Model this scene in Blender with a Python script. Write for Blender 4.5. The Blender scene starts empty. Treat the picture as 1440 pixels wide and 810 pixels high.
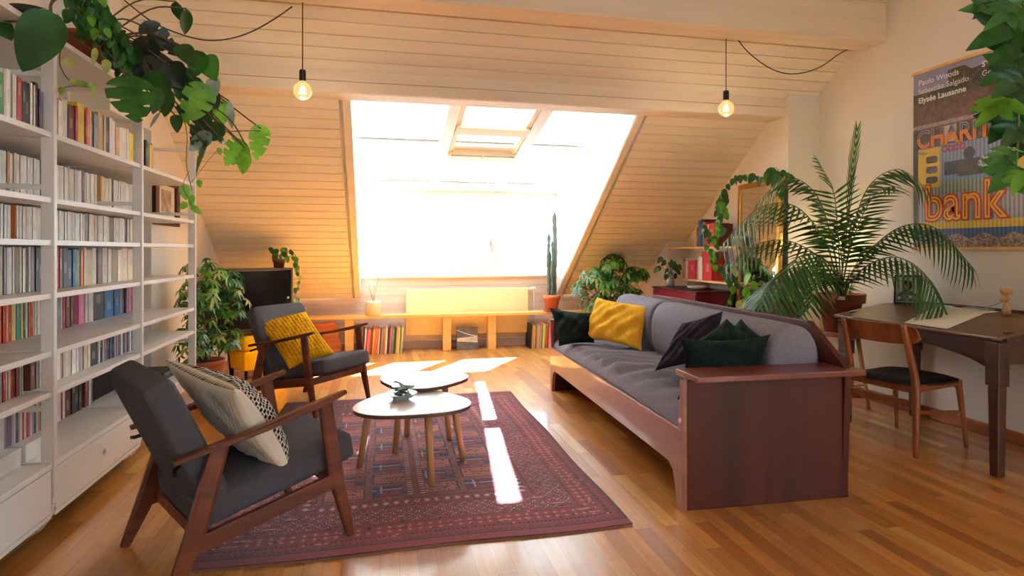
SKY, SUN, EXPO = 9.0, 230.0, -.08
import bpy, math, random
import numpy as np
from mathutils import Vector, Matrix, Euler
random.seed(7)
scene = bpy.context.scene
COL = scene.collection
# ------------------------------------------------------------------ camera (room axes: X right, Y towards the dormer, Z up)
F, CH, YAW, HY = 836.0, 1.25, math.atan(185/836.0), 352.0
S_, C_ = math.sin(YAW), math.cos(YAW)
cam_d = bpy.data.cameras.new('camera'); cam = bpy.data.objects.new('camera', cam_d); COL.objects.link(cam)
cam.location = (0, 0, CH); cam.rotation_euler = (math.radians(90), 0, -YAW)
cam_d.sensor_width = 36.0; cam_d.lens = 36.0*F/1440.0; cam_d.shift_y = (HY-405.0)/1440.0
cam_d.clip_start = .05; cam_d.clip_end = 200
scene.camera = cam
def _ray(x, y):
    r = (x-720)/F
    return (S_+r*C_, C_-r*S_, -(y-HY)/F)
def at_z(x, y, z):
    d = _ray(x, y); t = (z-CH)/d[2]; return Vector((d[0]*t, d[1]*t, z))
def at_x(x, y, X):
    d = _ray(x, y); t = X/d[0]; return Vector((X, d[1]*t, CH+d[2]*t))
def at_y(x, y, Y):
    d = _ray(x, y); t = Y/d[1]; return Vector((d[0]*t, Y, CH+d[2]*t))
def at_d(x, y, d0):
    d = _ray(x, y); return Vector((d[0]*d0, d[1]*d0, CH+d[2]*d0))
# ------------------------------------------------------------------ materials
def srgb(r, g, b):
    f = lambda c: ((c/255)/12.92 if c/255 <= .04045 else ((c/255+.055)/1.055)**2.4)
    return (f(r), f(g), f(b), 1)
def newmat(name):
    m = bpy.data.materials.new(name); m.use_nodes = True
    nt = m.node_tree; b = nt.nodes['Principled BSDF']
    return m, nt, b
def N(nt, t, **kw):
    n = nt.nodes.new(t)
    for k, v in kw.items(): setattr(n, k, v)
    return n
def mat(name, rgb, rough=.6, metal=0., var=.0, scale=8., bump=0., bscale=60., spec=.5, coat=0., stretch=(1,1,1), rgb2=None, alpha=None):
    m, nt, b = newmat(name); L = nt.links.new
    b.inputs['Roughness'].default_value = rough; b.inputs['Metallic'].default_value = metal
    b.inputs['Specular IOR Level'].default_value = spec; b.inputs['Coat Weight'].default_value = coat
    c = srgb(*rgb); b.inputs['Base Color'].default_value = c
    tc = N(nt, 'ShaderNodeTexCoord'); mp = N(nt, 'ShaderNodeMapping'); mp.inputs['Scale'].default_value = stretch
    L(tc.outputs['Object'], mp.inputs['Vector'])
    if var > 0 or rgb2:
        nz = N(nt, 'ShaderNodeTexNoise'); nz.inputs['Scale'].default_value = scale; nz.inputs['Detail'].default_value = 6
        L(mp.outputs[0], nz.inputs['Vector'])
        mx = N(nt, 'ShaderNodeMix', data_type='RGBA')
        c2 = srgb(*rgb2) if rgb2 else tuple(v*(1-var) for v in c[:3])+(1,)
        c1 = c if rgb2 else tuple(min(1, v*(1+var*.6)) for v in c[:3])+(1,)
        mx.inputs['A'].default_value = c1; mx.inputs['B'].default_value = c2
        rp = N(nt, 'ShaderNodeMapRange'); rp.inputs[1].default_value = .35; rp.inputs[2].default_value = .65
        L(nz.outputs['Fac'], rp.inputs[0]); L(rp.outputs[0], mx.inputs['Factor']); L(mx.outputs['Result'], b.inputs['Base Color'])
    if bump > 0:
        n2 = N(nt, 'ShaderNodeTexNoise'); n2.inputs['Scale'].default_value = bscale; n2.inputs['Detail'].default_value = 4
        L(mp.outputs[0], n2.inputs['Vector'])
        bp = N(nt, 'ShaderNodeBump'); bp.inputs['Strength'].default_value = bump; bp.inputs['Distance'].default_value = .01
        L(n2.outputs['Fac'], bp.inputs['Height']); L(bp.outputs[0], b.inputs['Normal'])
    return m
def wood(name, a, b2, rough=.4, axis=0, scale=3., coat=0., bump=.05, spec=.5):
    st = [22, 22, 22]; st[axis] = 1.6
    return mat(name, a, rough, rgb2=b2, scale=scale, stretch=tuple(v/4 for v in st), bump=bump, bscale=12, coat=coat, spec=spec)
def emit(name, rgb, s):
    m, nt, b = newmat(name); b.inputs['Base Color'].default_value = srgb(*rgb)
    b.inputs['Emission Color'].default_value = srgb(*rgb); b.inputs['Emission Strength'].default_value = s
    return m
def glassmat(name, tint=(.97, .985, .98), refl=.08):
    m, nt, b = newmat(name); L = nt.links.new; nt.nodes.remove(b)
    o = nt.nodes['Material Output']; tr = N(nt, 'ShaderNodeBsdfTransparent'); tr.inputs[0].default_value = (*tint, 1)
    gl = N(nt, 'ShaderNodeBsdfGlossy'); gl.inputs['Roughness'].default_value = .03
    mx = N(nt, 'ShaderNodeMixShader'); lw = N(nt, 'ShaderNodeLayerWeight'); lw.inputs[0].default_value = .25
    ml = N(nt, 'ShaderNodeMath', operation='MULTIPLY'); ml.inputs[1].default_value = refl*5
    L(lw.outputs['Fresnel'], ml.inputs[0]); L(ml.outputs[0], mx.inputs[0]); L(tr.outputs[0], mx.inputs[1]); L(gl.outputs[0], mx.inputs[2]); L(mx.outputs[0], o.inputs[0])
    return m
def leafmat(name, rgb, rgb2, rough=.38, trans=.3):
    m, nt, b = newmat(name); L = nt.links.new
    tc = N(nt, 'ShaderNodeTexCoord'); nz = N(nt, 'ShaderNodeTexNoise'); nz.inputs['Scale'].default_value = 9; nz.inputs['Detail'].default_value = 3
    L(tc.outputs['Object'], nz.inputs['Vector'])
    mx = N(nt, 'ShaderNodeMix', data_type='RGBA'); mx.inputs['A'].default_value = srgb(*rgb); mx.inputs['B'].default_value = srgb(*rgb2)
    rp = N(nt, 'ShaderNodeMapRange'); rp.inputs[1].default_value = .38; rp.inputs[2].default_value = .62
    L(nz.outputs['Fac'], rp.inputs[0]); L(rp.outputs[0], mx.inputs['Factor'])
    L(mx.outputs['Result'], b.inputs['Base Color']); b.inputs['Roughness'].default_value = rough
    tl = N(nt, 'ShaderNodeBsdfTranslucent'); L(mx.outputs['Result'], tl.inputs[0])
    ms = N(nt, 'ShaderNodeMixShader'); ms.inputs[0].default_value = trans
    L(b.outputs[0], ms.inputs[1]); L(tl.outputs[0], ms.inputs[2]); L(ms.outputs[0], nt.nodes['Material Output'].inputs[0])
    return m
M = {}
M['wall'] = mat('plaster', (232, 228, 220), .9, var=.03, scale=2, bump=.04, bscale=40)
M['ceil'] = wood('whitewashed_spruce', (240, 230, 208), (235, 222, 196), .6, 0, 2.2)
M['beam'] = wood('beam_spruce', (236, 224, 204), (228, 214, 192), .6, 0, 2.0)
M['knee'] = wood('pale_pink_boards', (232, 212, 200), (214, 190, 176), .6, 0, 2.0)
M['white'] = mat('white_paint', (238, 236, 232), .4, var=.02)
M['winframe'] = mat('white_window_paint', (244, 242, 236), .4, var=.02)
M['shelf'] = mat('grey_white_lacquer', (226, 224, 221), .35, var=.03, scale=3)
M['glass'] = glassmat('window_glass')
M['walnut'] = wood('dark_stained_beech', (118, 60, 34), (84, 40, 21), .42, 0, 3, coat=.08, spec=.35)
M['oak'] = wood('light_oak', (196, 150, 100), (170, 122, 76), .45, 2, 3)
M['pine'] = wood('warm_pine', (232, 190, 120), (214, 164, 92), .5, 0, 2)
M['mahog'] = wood('red_brown_mahogany', (84, 30, 19), (58, 20, 12), .5, 2, 1.2, coat=.06, spec=.3)
M['mahog_h'] = wood('red_brown_mahogany_board', (116, 46, 26), (84, 30, 17), .36, 0, 1.2, coat=.4)
M['rail'] = wood('rail_mahogany', (150, 98, 76), (124, 74, 54), .38, 1, 1.2, coat=.4)
M['teak'] = wood('teak', (150, 82, 40), (116, 58, 26), .42, 2, 3, coat=.15)
M['desk'] = wood('antique_oak', (78, 42, 26), (52, 27, 16), .45, 1, 2.5, coat=.1)
M['desktop'] = wood('worn_desk_top', (116, 78, 46), (82, 50, 29), .4, 1, 2.5, coat=.25)
M['grey'] = mat('charcoal_wool', (80, 78, 84), .95, var=.12, scale=180, bump=.25, bscale=500, spec=.15)
M['greyd'] = mat('dark_charcoal_cloth', (66, 64, 68), .95, var=.12, scale=120, bump=.2, bscale=400, spec=.12)
M['sofac'] = mat('grey_linen_cover', (128, 124, 136), .95, var=.1, scale=60, bump=.25, bscale=300, spec=.12)
M['green'] = mat('bottle_green_velvet', (13, 31, 29), .85, var=.25, scale=14, bump=.1, bscale=200, spec=.2)
M['purple'] = mat('aubergine_cotton', (52, 46, 58), .9, var=.2, scale=14, bump=.15, bscale=200, spec=.12)
M['yellow'] = mat('mustard_cotton', (232, 176, 52), .9, var=.08, scale=10, bump=.15, bscale=180, spec=.12)
M['knit'] = mat('mustard_knit', (222, 168, 26), .95, var=.15, scale=80, bump=.3, bscale=300, spec=.1)
M['ottoman'] = mat('yellow_felt', (248, 186, 16), .9, var=.05, bump=.1, bscale=300, spec=.12)
M['cream'] = mat('cream_canvas', (224, 216, 200), .95, var=.05, scale=12, bump=.12, bscale=200, spec=.1)
M['black'] = mat('black_gloss', (14, 14, 17), .12, var=.05)
M['blackm'] = mat('black_matt', (22, 21, 22), .5, var=.1)
M['metal'] = mat('dark_metal', (38, 34, 32), .4, metal=.8)
M['chrome'] = mat('chrome', (200, 200, 200), .2, metal=1)
M['brass'] = mat('brass', (196, 152, 82), .28, metal=1, var=.1)
M['terra'] = mat('terracotta', (186, 98, 62), .8, var=.12, scale=6, bump=.1, bscale=80)
M['terrad'] = mat('dark_terracotta', (142, 70, 44), .8, var=.15, scale=6, bump=.1, bscale=80)
M['soil'] = mat('soil', (52, 38, 28), 1, var=.4, scale=60, bump=.6, bscale=90)
M['ceramic'] = mat('cream_ceramic', (226, 202, 166), .4, var=.05)
M['radiator'] = mat('cream_radiator_enamel', (244, 228, 176), .45, var=.02)
M['laminate'] = mat('pale_laminate', (206, 190, 184), .3, var=.02, coat=.3)
M['edge'] = mat('dark_table_edge', (92, 62, 44), .5, var=.1)
M['paper'] = mat('paper', (240, 236, 228), .8, var=.03)
M['burg'] = mat('burgundy_lacquer', (112, 18, 34), .3, var=.05, coat=.3)
M['burgd'] = mat('burgundy_dark_top', (66, 16, 24), .35, var=.05)
M['mirror'] = mat('mirror_glass', (235, 238, 236), .02, metal=1)
M['cable'] = mat('brown_fabric_cable', (52, 34, 26), .8)
M['stem'] = mat('stem_green', (84, 104, 50), .7, var=.2)
M['bark'] = mat('stem_brown', (96, 70, 46), .8, var=.2)
M['l_dark'] = leafmat('leaf_dark', (32, 72, 28), (46, 96, 36), .28, .2)
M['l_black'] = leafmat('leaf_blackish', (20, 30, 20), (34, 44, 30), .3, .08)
M['l_mid'] = leafmat('leaf_mid', (46, 100, 36), (66, 126, 46), .35, .3)
M['l_bri'] = leafmat('leaf_bright', (96, 156, 40), (124, 186, 58), .35, .4)
M['l_pale'] = leafmat('leaf_variegated', (112, 146, 62), (206, 210, 122), .4, .35)
M['l_sil'] = leafmat('leaf_silver', (120, 146, 136), (168, 188, 178), .4, .3)
M['palm'] = leafmat('leaf_palm', (44, 78, 34), (74, 112, 50), .4, .25)
M['cactus'] = mat('cactus_skin', (86, 100, 88), .7, var=.2, bump=.2)
LEAVES = [M[k] for k in ('l_dark', 'l_mid', 'l_bri', 'l_pale', 'l_sil', 'l_black', 'palm')]
DK, MD, BR, PL, SI, BK, PM = range(7)
# ------------------------------------------------------------------ mesh builder
class MB:
    def __init__(s): s.v = []; s.f = []; s.m = []; s.c = None
    def add(s, vs, fs, mi=0):
        o = len(s.v); s.v += [tuple(v) for v in vs]
        for f in fs: s.f.append(tuple(i+o for i in f)); s.m.append(mi)
    def box(s, x0, x1, y0, y1, z0, z1, mi=0, R=None):
        vs = [(x, y, z) for z in (z0, z1) for y in (y0, y1) for x in (x0, x1)]
        if R is not None: vs = [R @ Vector(v) for v in vs]
        s.add(vs, [(0,2,3,1),(4,5,7,6),(0,1,5,4),(2,6,7,3),(0,4,6,2),(1,3,7,5)], mi); return s
    def bar(s, p0, p1, w0, h0, w1=None, h1=None, up=(0,0,1), mi=0):
        w1 = w0 if w1 is None else w1; h1 = h0 if h1 is None else h1
        p0, p1, up = Vector(p0), Vector(p1), Vector(up); t = (p1-p0).normalized()
        sd = t.cross(up); sd = sd.normalized() if sd.length > 1e-4 else Vector((1,0,0)); u = sd.cross(t)
        vs = []
        for p, w, h in ((p0, w0, h0), (p1, w1, h1)):
            for a, b in ((-1,-1),(1,-1),(1,1),(-1,1)): vs.append(p+sd*a*w/2+u*b*h/2)
        s.add(vs, [(0,1,2,3),(4,7,6,5),(0,4,5,1),(1,5,6,2),(2,6,7,3),(3,7,4,0)], mi); return s
    def loft(s, secs, up=(0,0,1), mi=0):
        # secs: (point, width, height) rectangular sections joined into one continuous bar
        up = Vector(up); vs = []; P = [Vector(q[0]) for q in secs]; n = len(P)
        for i, (p, w, h) in enumerate(secs):
            t = (P[min(i+1, n-1)]-P[max(i-1, 0)]).normalized(); sd = t.cross(up).normalized(); u = sd.cross(t); p = Vector(p)
            for a, b in ((-.5,-.32),(-.32,-.5),(.32,-.5),(.5,-.32),(.5,.32),(.32,.5),(-.32,.5),(-.5,.32)): vs.append(p+sd*a*w+u*b*h)
        fs = [tuple(range(8))[::-1], tuple((n-1)*8+k for k in range(8))]+[(i*8+k, i*8+(k+1) % 8, (i+1)*8+(k+1) % 8, (i+1)*8+k) for i in range(n-1) for k in range(8)]
        s.add(vs, fs, mi); return s
    def tube(s, pts, r, n=8, mi=0, cap=True):
        pts = [Vector(p) for p in pts]; rs = r if isinstance(r, (list, tuple)) else [r]*len(pts)
        vs = []; fs = []; ref = None
        for i, p in enumerate(pts):
            t = (pts[min(i+1, len(pts)-1)]-pts[max(i-1, 0)])
            t = t.normalized() if t.length > 1e-9 else Vector((0,0,1))
            if ref is None: ref = Vector((1,0,0)) if abs(t.x) < .8 else Vector((0,1,0))
            a = (ref-t*ref.dot(t)).normalized(); ref = a; b = t.cross(a)
            for k in range(n):
                g = 2*math.pi*k/n; vs.append(p+(a*math.cos(g)+b*math.sin(g))*rs[i])
        for i in range(len(pts)-1):
            for k in range(n):
                k2 = (k+1) % n; fs.append((i*n+k, i*n+k2, (i+1)*n+k2, (i+1)*n+k))
        if cap: fs.append(tuple(range(n))[::-1]); fs.append(tuple((len(pts)-1)*n+k for k in range(n)))
        s.add(vs, fs, mi); return s
    def lathe(s, prof, c=(0,0,0), n=24, mi=0):
        vs = []; fs = []
        for r, z in prof:
            for k in range(n):
                g = 2*math.pi*k/n; vs.append((c[0]+r*math.cos(g), c[1]+r*math.sin(g), c[2]+z))
        for i in range(len(prof)-1):
            for k in range(n):
                k2 = (k+1) % n; fs.append((i*n+k, i*n+k2, (i+1)*n+k2, (i+1)*n+k))
        if prof[0][0] > 1e-5: fs.append(tuple(range(n))[::-1])
        if prof[-1][0] > 1e-5: fs.append(tuple((len(prof)-1)*n+k for k in range(n)))
        s.add(vs, fs, mi); return s
    def prism(s, pts, a, b, axis='z', mi=0):
        def mk(p, h):
            return {'z': (p[0], p[1], h), 'x': (h, p[0], p[1]), 'y': (p[0], h, p[1])}[axis]
        n = len(pts); vs = [mk(p, a) for p in pts]+[mk(p, b) for p in pts]
        fs = [tuple(range(n))[::-1], tuple(range(n, 2*n))]+[(i, (i+1) % n, (i+1) % n+n, i+n) for i in range(n)]
        s.add(vs, fs, mi); return s
    def grid(s, fn, nu, nv, mi=0):
        vs = [fn(i/nu, j/nv) for j in range(nv+1) for i in range(nu+1)]
        fs = [(j*(nu+1)+i, j*(nu+1)+i+1, (j+1)*(nu+1)+i+1, (j+1)*(nu+1)+i) for j in range(nv) for i in range(nu)]
        s.add(vs, fs, mi); return s
    def build(s, name, mats, parent=None, smooth=False, bevel=0, seg=2, sub=0, fix=True, loc=None, rotz=None):
        me = bpy.data.meshes.new(name); me.from_pydata(s.v, [], s.f)
        mats = mats if isinstance(mats, (list, tuple)) else [mats]
        for m in mats: me.materials.append(m)
        me.polygons.foreach_set('material_index', s.m)
        if smooth: me.polygons.foreach_set('use_smooth', [True]*len(s.f))
        me.update()
        if fix:
            import bmesh
            bm = bmesh.new(); bm.from_mesh(me); bmesh.ops.recalc_face_normals(bm, faces=bm.faces); bm.to_mesh(me); bm.free()
        o = bpy.data.objects.new(name, me); COL.objects.link(o)
        if parent: o.parent = parent
        if loc is not None: o.location = loc
        if rotz is not None: o.rotation_euler = (0, 0, rotz)
        if bevel:
            bv = o.modifiers.new('bevel', 'BEVEL'); bv.width = bevel; bv.segments = seg; bv.limit_method = 'ANGLE'; bv.angle_limit = math.radians(35)
            if seg > 2: me.polygons.foreach_set('use_smooth', [True]*len(me.polygons))
        if sub:
            sb = o.modifiers.new('sub', 'SUBSURF'); sb.levels = sub; sb.render_levels = sub
        return o
def tag(o, label=None, cat=None, group=None, kind=None):
    if label: o['label'] = label
    if cat: o['category'] = cat
    if group: o['group'] = group
    if kind: o['kind'] = kind
    return o
def thing(name, label, cat, loc=(0,0,0), rotz=0, group=None):
    o = bpy.data.objects.new(name, None); COL.objects.link(o); o.empty_display_size = .1
    o.location = loc; o.rotation_euler = (0, 0, rotz); return tag(o, label, cat, group)
def struct(o): return tag(o, kind='structure')
def sroot(name):
    o = bpy.data.objects.new(name, None); COL.objects.link(o); o.empty_display_size = .1; return struct(o)
def cr(pts, n=8):
    P = [Vector(p) for p in pts]; P = [P[0]*2-P[1]]+P+[P[-1]*2-P[-2]]; out = []
    for i in range(1, len(P)-2):
        for k in range(n):
            t = k/n; a, b, c, d = P[i-1], P[i], P[i+1], P[i+2]
            out.append(.5*((2*b)+(c-a)*t+(2*a-5*b+4*c-d)*t*t+(3*b-a-3*c+d)*t**3))
    out.append(P[-2]); return out
def copy_tree(o, parent=None, link_label=None):
    c = o.copy(); COL.objects.link(c)
    if parent: c.parent = parent
    for ch in list(o.children): copy_tree(ch, c)
    return c
# ================================================================== ROOM
SL = lambda Y: 2.166-.717*(Y-5.536)          # slope of the roof underside
LID = lambda Y: 2.05+.225*(7.6-Y)            # flatter dormer roof
XL, XR, XG = -1.71, 4.0, 3.67
DX0, DX1 = -.24, 2.30                        # dormer opening
# floor: oak strip parquet running towards the dormer
fm, nt, b = newmat('oak_strip_parquet'); L = nt.links.new
geo = N(nt, 'ShaderNodeNewGeometry'); sep = N(nt, 'ShaderNodeSeparateXYZ'); L(geo.outputs['Position'], sep.inputs[0])
cmb = N(nt, 'ShaderNodeCombineXYZ'); L(sep.outputs['Y'], cmb.inputs['X']); L(sep.outputs['X'], cmb.inputs['Y'])
br = N(nt, 'ShaderNodeTexBrick'); br.offset = .37; br.offset_frequency = 2; L(cmb.outputs[0], br.inputs['Vector'])
br.inputs['Scale'].default_value = 1; br.inputs['Brick Width'].default_value = .62; br.inputs['Row Height'].default_value = .074
br.inputs['Mortar Size'].default_value = .0009; br.inputs['Mortar Smooth'].default_value = .2; br.inputs['Bias'].default_value = 0
br.inputs['Color1'].default_value = (0, 0, 0, 1); br.inputs['Color2'].default_value = (1, 1, 1, 1); br.inputs['Mortar'].default_value = (.5, .5, .5, 1)
ramp = N(nt, 'ShaderNodeValToRGB'); el = ramp.color_ramp.elements
el[0].color = srgb(160, 96, 38); el[1].color = srgb(216, 162, 86)
for p, c in ((.35, (180, 116, 50)), (.6, (200, 134, 62)), (.8, (184, 118, 50))): e = el.new(p); e.color = srgb(*c)
L(br.outputs['Color'], ramp.inputs[0])
nz = N(nt, 'ShaderNodeTexNoise'); nz.inputs['Scale'].default_value = 2.2; nz.inputs['Detail'].default_value = 8
mp = N(nt, 'ShaderNodeMapping'); mp.inputs['Scale'].default_value = (1.2, 16, 1); L(cmb.outputs[0], mp.inputs[0]); L(mp.outputs[0], nz.inputs['Vector'])
rg = N(nt, 'ShaderNodeMapRange'); rg.inputs[1].default_value = .3; rg.inputs[2].default_value = .7; rg.inputs[3].default_value = .78; rg.inputs[4].default_value = 1.08
L(nz.outputs['Fac'], rg.inputs[0])
m1 = N(nt, 'ShaderNodeMix', data_type='RGBA', blend_type='MULTIPLY'); m1.inputs['Factor'].default_value = 1
L(ramp.outputs[0], m1.inputs['A']); L(rg.outputs[0], m1.inputs['B'])
m2 = N(nt, 'ShaderNodeMix', data_type='RGBA'); L(br.outputs['Fac'], m2.inputs['Factor']); L(m1.outputs['Result'], m2.inputs['A']); m2.inputs['B'].default_value = srgb(120, 68, 28)
L(m2.outputs['Result'], b.inputs['Base Color']); b.inputs['Roughness'].default_value = .4; b.inputs['Coat Weight'].default_value = .7; b.inputs['Coat Roughness'].default_value = .12
bp = N(nt, 'ShaderNodeBump'); bp.inputs['Strength'].default_value = .12; bp.inputs['Distance'].default_value = .002
L(nz.outputs['Fac'], bp.inputs['Height']); L(bp.outputs[0], b.inputs['Normal'])
struct(MB().box(-2.15, XR+.15, -2.6, 7.8, -.12, 0).build('floor', fm))
# walls
struct(MB().box(-2.15, -2.0, -2.6, 5.05, 0, 4.6).box(-2.15, XL, 5.03, 7.8, 0, 4.6).box(-2.05, XL, 4.32, 5.04, 2.16, 4.6).build('wall_left', M['wall']))
struct(MB().box(XR, XR+.15, -2.6, -2.0, 0, 4.6).box(XR, XR+.15, .6, 4.82, 0, 4.6).box(XR, XR+.15, -2.0, .6, 0, .85).box(XR, XR+.15, -2.0, .6, 2.25, 4.6).build('wall_right', M['wall']))
struct(MB().prism([(4.8, 0), (7.8, 0), (7.8, SL(7.8)+.08), (4.8, SL(4.8)+.1)], XG, XR+.15, 'x').build('wall_gable', M['wall']))
struct(MB().prism([(6.66, 0), (7.66, 0), (7.66, SL(7.66)+.03), (6.66, SL(6.66)+.03)], 3.42, XG+.02, 'x').build('wall_nib', M['wall']))
w = MB(); w.box(-2.1, -.6, -2.6, -2.45, 0, 3.9).box(.6, XR, -2.6, -2.45, 0, 3.9).box(-.6, .6, -2.6, -2.45, 2.05, 3.9).box(-.6, .6, -2.6, -2.45, 0, .95)
struct(w.build('wall_rear', M['wall']))
wr = sroot('fill_window_rear')  # unseen window behind the camera, added to let fill light in
m = MB()
for x in (-.6, -.03, .54): m.box(x, x+.06, -2.56, -2.49, .95, 2.05)
m.box(-.6, .6, -2.56, -2.49, .95, 1.01).box(-.6, .6, -2.56, -2.49, 1.99, 2.05)
m.build('window_frame', M['winframe'], wr, bevel=.004)
MB().box(-.56, .56, -2.53, -2.522, .99, 2.0).build('pane', M['glass'], wr)
wr = sroot('fill_window_right'); m = MB()  # unseen side window, added to brighten the bookcase and near armchair
for y in (-2.0, -.73, .54): m.box(XR+.05, XR+.11, y, y+.06, .85, 2.25)
m.box(XR+.05, XR+.11, -2.0, .6, .85, .92).box(XR+.05, XR+.11, -2.0, .6, 2.18, 2.25); m.build('window_frame', M['winframe'], wr, bevel=.004)
MB().box(XR+.08, XR+.088, -1.96, .56, .9, 2.2).build('pane', M['glass'], wr)
# far knee wall of whitewashed horizontal boards
def boards(y_or_z0, z1, n, groove=.007, depth=.007):
    out = []; st = (z1-y_or_z0)/n
    for i in range(n):
        a = y_or_z0+i*st; out += [(a+groove/2, 0), (a+st-groove/2, 0), (a+st, depth)]
    return [(y_or_z0, depth)]+out
def wallboards(x0, x1, Y, z0, z1, n, m):
    pr = boards(z0, z1, n)
    m.add([(x, Y+d, z) for z, d in pr for x in (x0, x1)], [(2*i, 2*i+1, 2*i+3, 2*i+2) for i in range(len(pr)-1)])
    m.box(x0, x1, Y+.008, Y+.15, z0, z1)
m = MB(); wallboards(XL, DX0, 7.65, .1, .70, 5, m); wallboards(DX1, 3.5, 7.65, .1, .70, 5, m); wallboards(DX0, DX1, 7.65, .1, .91, 7, m)
struct(m.build('wall_far', M['knee'], fix=False))
struct(MB().box(XL, 3.45, 7.625, 7.66, 0, .1).build('baseboard_far', wood('pale_baseboard', (190, 170, 160), (168, 146, 134), .5), bevel=.004))
struct(MB().box(XR-.018, XR, -2.4, 4.8, 0, .085).build('baseboard_right', wood('brown_baseboard', (150, 78, 38), (118, 56, 26), .4, 1), bevel=.004))
struct(MB().box(XG-.016, XG, 4.8, 7.6, 0, .085).build('baseboard_gable', M['white'], bevel=.004))
struct(MB().box(XL, XL+.016, 5.05, 7.6, 0, .085).build('baseboard_left', M['white'], bevel=.004))
# sloping ceiling boards (grooves are cut in the mesh)
def slope(m, x0, x1, ya, yb, st=.0925):
    n = max(1, round((yb-ya)/st)); pr = []
    nrm = Vector((0, .717, 1)).normalized()
    for i in range(n):
        a = ya+(yb-ya)*i/n; b_ = ya+(yb-ya)*(i+1)/n
        pr += [(a-.0045, .018), (a+.0045, .018), (a+.0055, 0), (b_-.0055, 0)]
    pr.append((yb, .0))
    m.add([(x, y+nrm.y*d, SL(y)+nrm.z*d) for y, d in pr for x in (x0, x1)], [(2*i, 2*i+1, 2*i+3, 2*i+2) for i in range(len(pr)-1)])
    o = [(ya, SL(ya)+.014), (yb, SL(yb)+.014), (yb, SL(yb)+.16), (ya, SL(ya)+.16)]
    m.prism(o, x0, x1, 'x')
m = MB(); slope(m, XL-.02, DX0-.06, 5.08, 7.64); slope(m, DX1+.06, XG+.02, 5.08, 7.64)
slope(m, -2.02, XR+.02, 3.2, 4.86)
m.box(-2.1, XR+.1, -2.6, 3.22, 3.84, 3.98)
struct(m.build('ceiling', M['ceil'], fix=False))
# beams
struct(MB().box(-2.02, XR+.02, 4.05, 4.29, 2.94, 3.5).build('trim_1', M['beam'], bevel=.012, seg=2))
m = MB(); m.box(XL-.02, XG+.02, 4.84, 4.86, 2.49, 2.575); m.box(XL-.02, XG+.02, 4.842, 4.86, 2.579, 2.67)
for i in range(3): m.box(XL-.02, XG+.02, 4.862+i*.074, 4.932+i*.074, 2.487, 2.6)
m.box(XL-.02, XG+.02, 4.86, 5.09, 2.5, 2.9)
struct(m.build('trim_2', M['beam'], bevel=.003))
# jamb boards round the dormer opening
m = MB()
for x0, x1 in ((DX0-.07, DX0-.0), (DX1+.0, DX1+.07)):
    m.prism([(5.08, SL(5.08)-.012), (7.64, SL(7.64)-.012), (7.64, SL(7.64)+.02), (5.08, SL(5.08)+.02)], x0, x1, 'x')
struct(m.build('trim_3', M['ceil'], bevel=.003))
# dormer cheeks
for nm, x0, x1 in (('wall_cheek_left', DX0-.1, DX0), ('wall_cheek_right', DX1, DX1+.1)):
    struct(MB().prism([(5.0, SL(5.0)), (7.64, SL(7.64)-.0), (7.66, .60), (7.85, .6), (7.85, 2.1), (5.0, LID(5.0)+.05)], x0, x1, 'x').build(nm, M['white']))
# vertical window band
W = sroot('window_1')
m = MB(); Yw = 7.68
m.box(DX0, DX1, Yw-.03, Yw+.06, 1.86, 2.02)                 # head
m.box(DX0, DX1, Yw-.05, Yw+.06, .895, .935)                 # bottom rail
for x0, x1 in ((DX0, DX0+.06), (.61, .70), (1.45, 1.54), (DX1-.06, DX1)): m.box(x0, x1, Yw-.025, Yw+.05, .93, 1.87)
m.build('window_frame', M['winframe'], W, bevel=.005)
s = MB()
s.box(.70, .765, Yw-.045, Yw+.03, .94, 1.85).box(1.385, 1.45, Yw-.045, Yw+.03, .94, 1.85).box(.765, 1.385, Yw-.045, Yw+.03, .94, 1.005).box(.765, 1.385, Yw-.045, Yw+.03, 1.785, 1.85)
so = s.build('sash', M['winframe'], W, bevel=.006)
h = MB(); h.box(1.405, 1.425, Yw-.055, Yw-.045, 1.32, 1.40); h.bar((1.415, Yw-.075, 1.38), (1.415, Yw-.075, 1.24), .016, .014); h.box(1.408, 1.422, Yw-.08, Yw-.05, 1.365, 1.38)
h.build('handle', M['chrome'], so, bevel=.003)
for x0, x1 in ((DX0+.06, .61), (.765, 1.385), (1.54, DX1-.06)):
    MB().box(x0, x1, Yw+.01, Yw+.018, .95, 1.86).build('pane', M['glass'], W)
MB().box(DX0, DX1, 7.60, Yw, .905, .93).build('window_sill', M['winframe'], W, bevel=.004)
# dormer roof glazing with rafters
R = sroot('window_2')
def lidbar(m, x0, x1, ya, yb, lo, hi):
    m.prism([(ya, LID(ya)+lo), (yb, LID(yb)+lo), (yb, LID(yb)+hi), (ya, LID(ya)+hi)], x0, x1, 'x')
for x0, x1 in ((.60, .71), (1.455, 1.565)):
    m = MB(); lidbar(m, x0, x1, 5.05, 7.68, -.03, .10); m.build('rafter', M['winframe'], R, bevel=.004)
m = MB(); lidbar(m, DX0, DX1, 6.25, 6.37, .0, .09); lidbar(m, DX0, DX1, 7.5, 7.75, -.03, .06); lidbar(m, DX0, DX1, 5.0, 5.19, .0, .1)
m.build('glazing_bar', M['winframe'], R, bevel=.004)
for x0, x1 in ((DX0, .60), (.71, 1.455), (1.565, DX1)):
    for ya, yb in ((5.19, 6.25), (6.37, 7.5)):
        m = MB(); lidbar(m, x0, x1, ya, yb, .085, .09); m.build('pane', M['glass'], R)
sash = mat('sash_wood', (238, 220, 186), .5, var=.03)
m = MB(); lidbar(m, .715, 1.45, 5.70, 5.86, -.05, .05); lidbar(m, .715, 1.45, 6.38, 6.52, -.06, .04)
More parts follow.
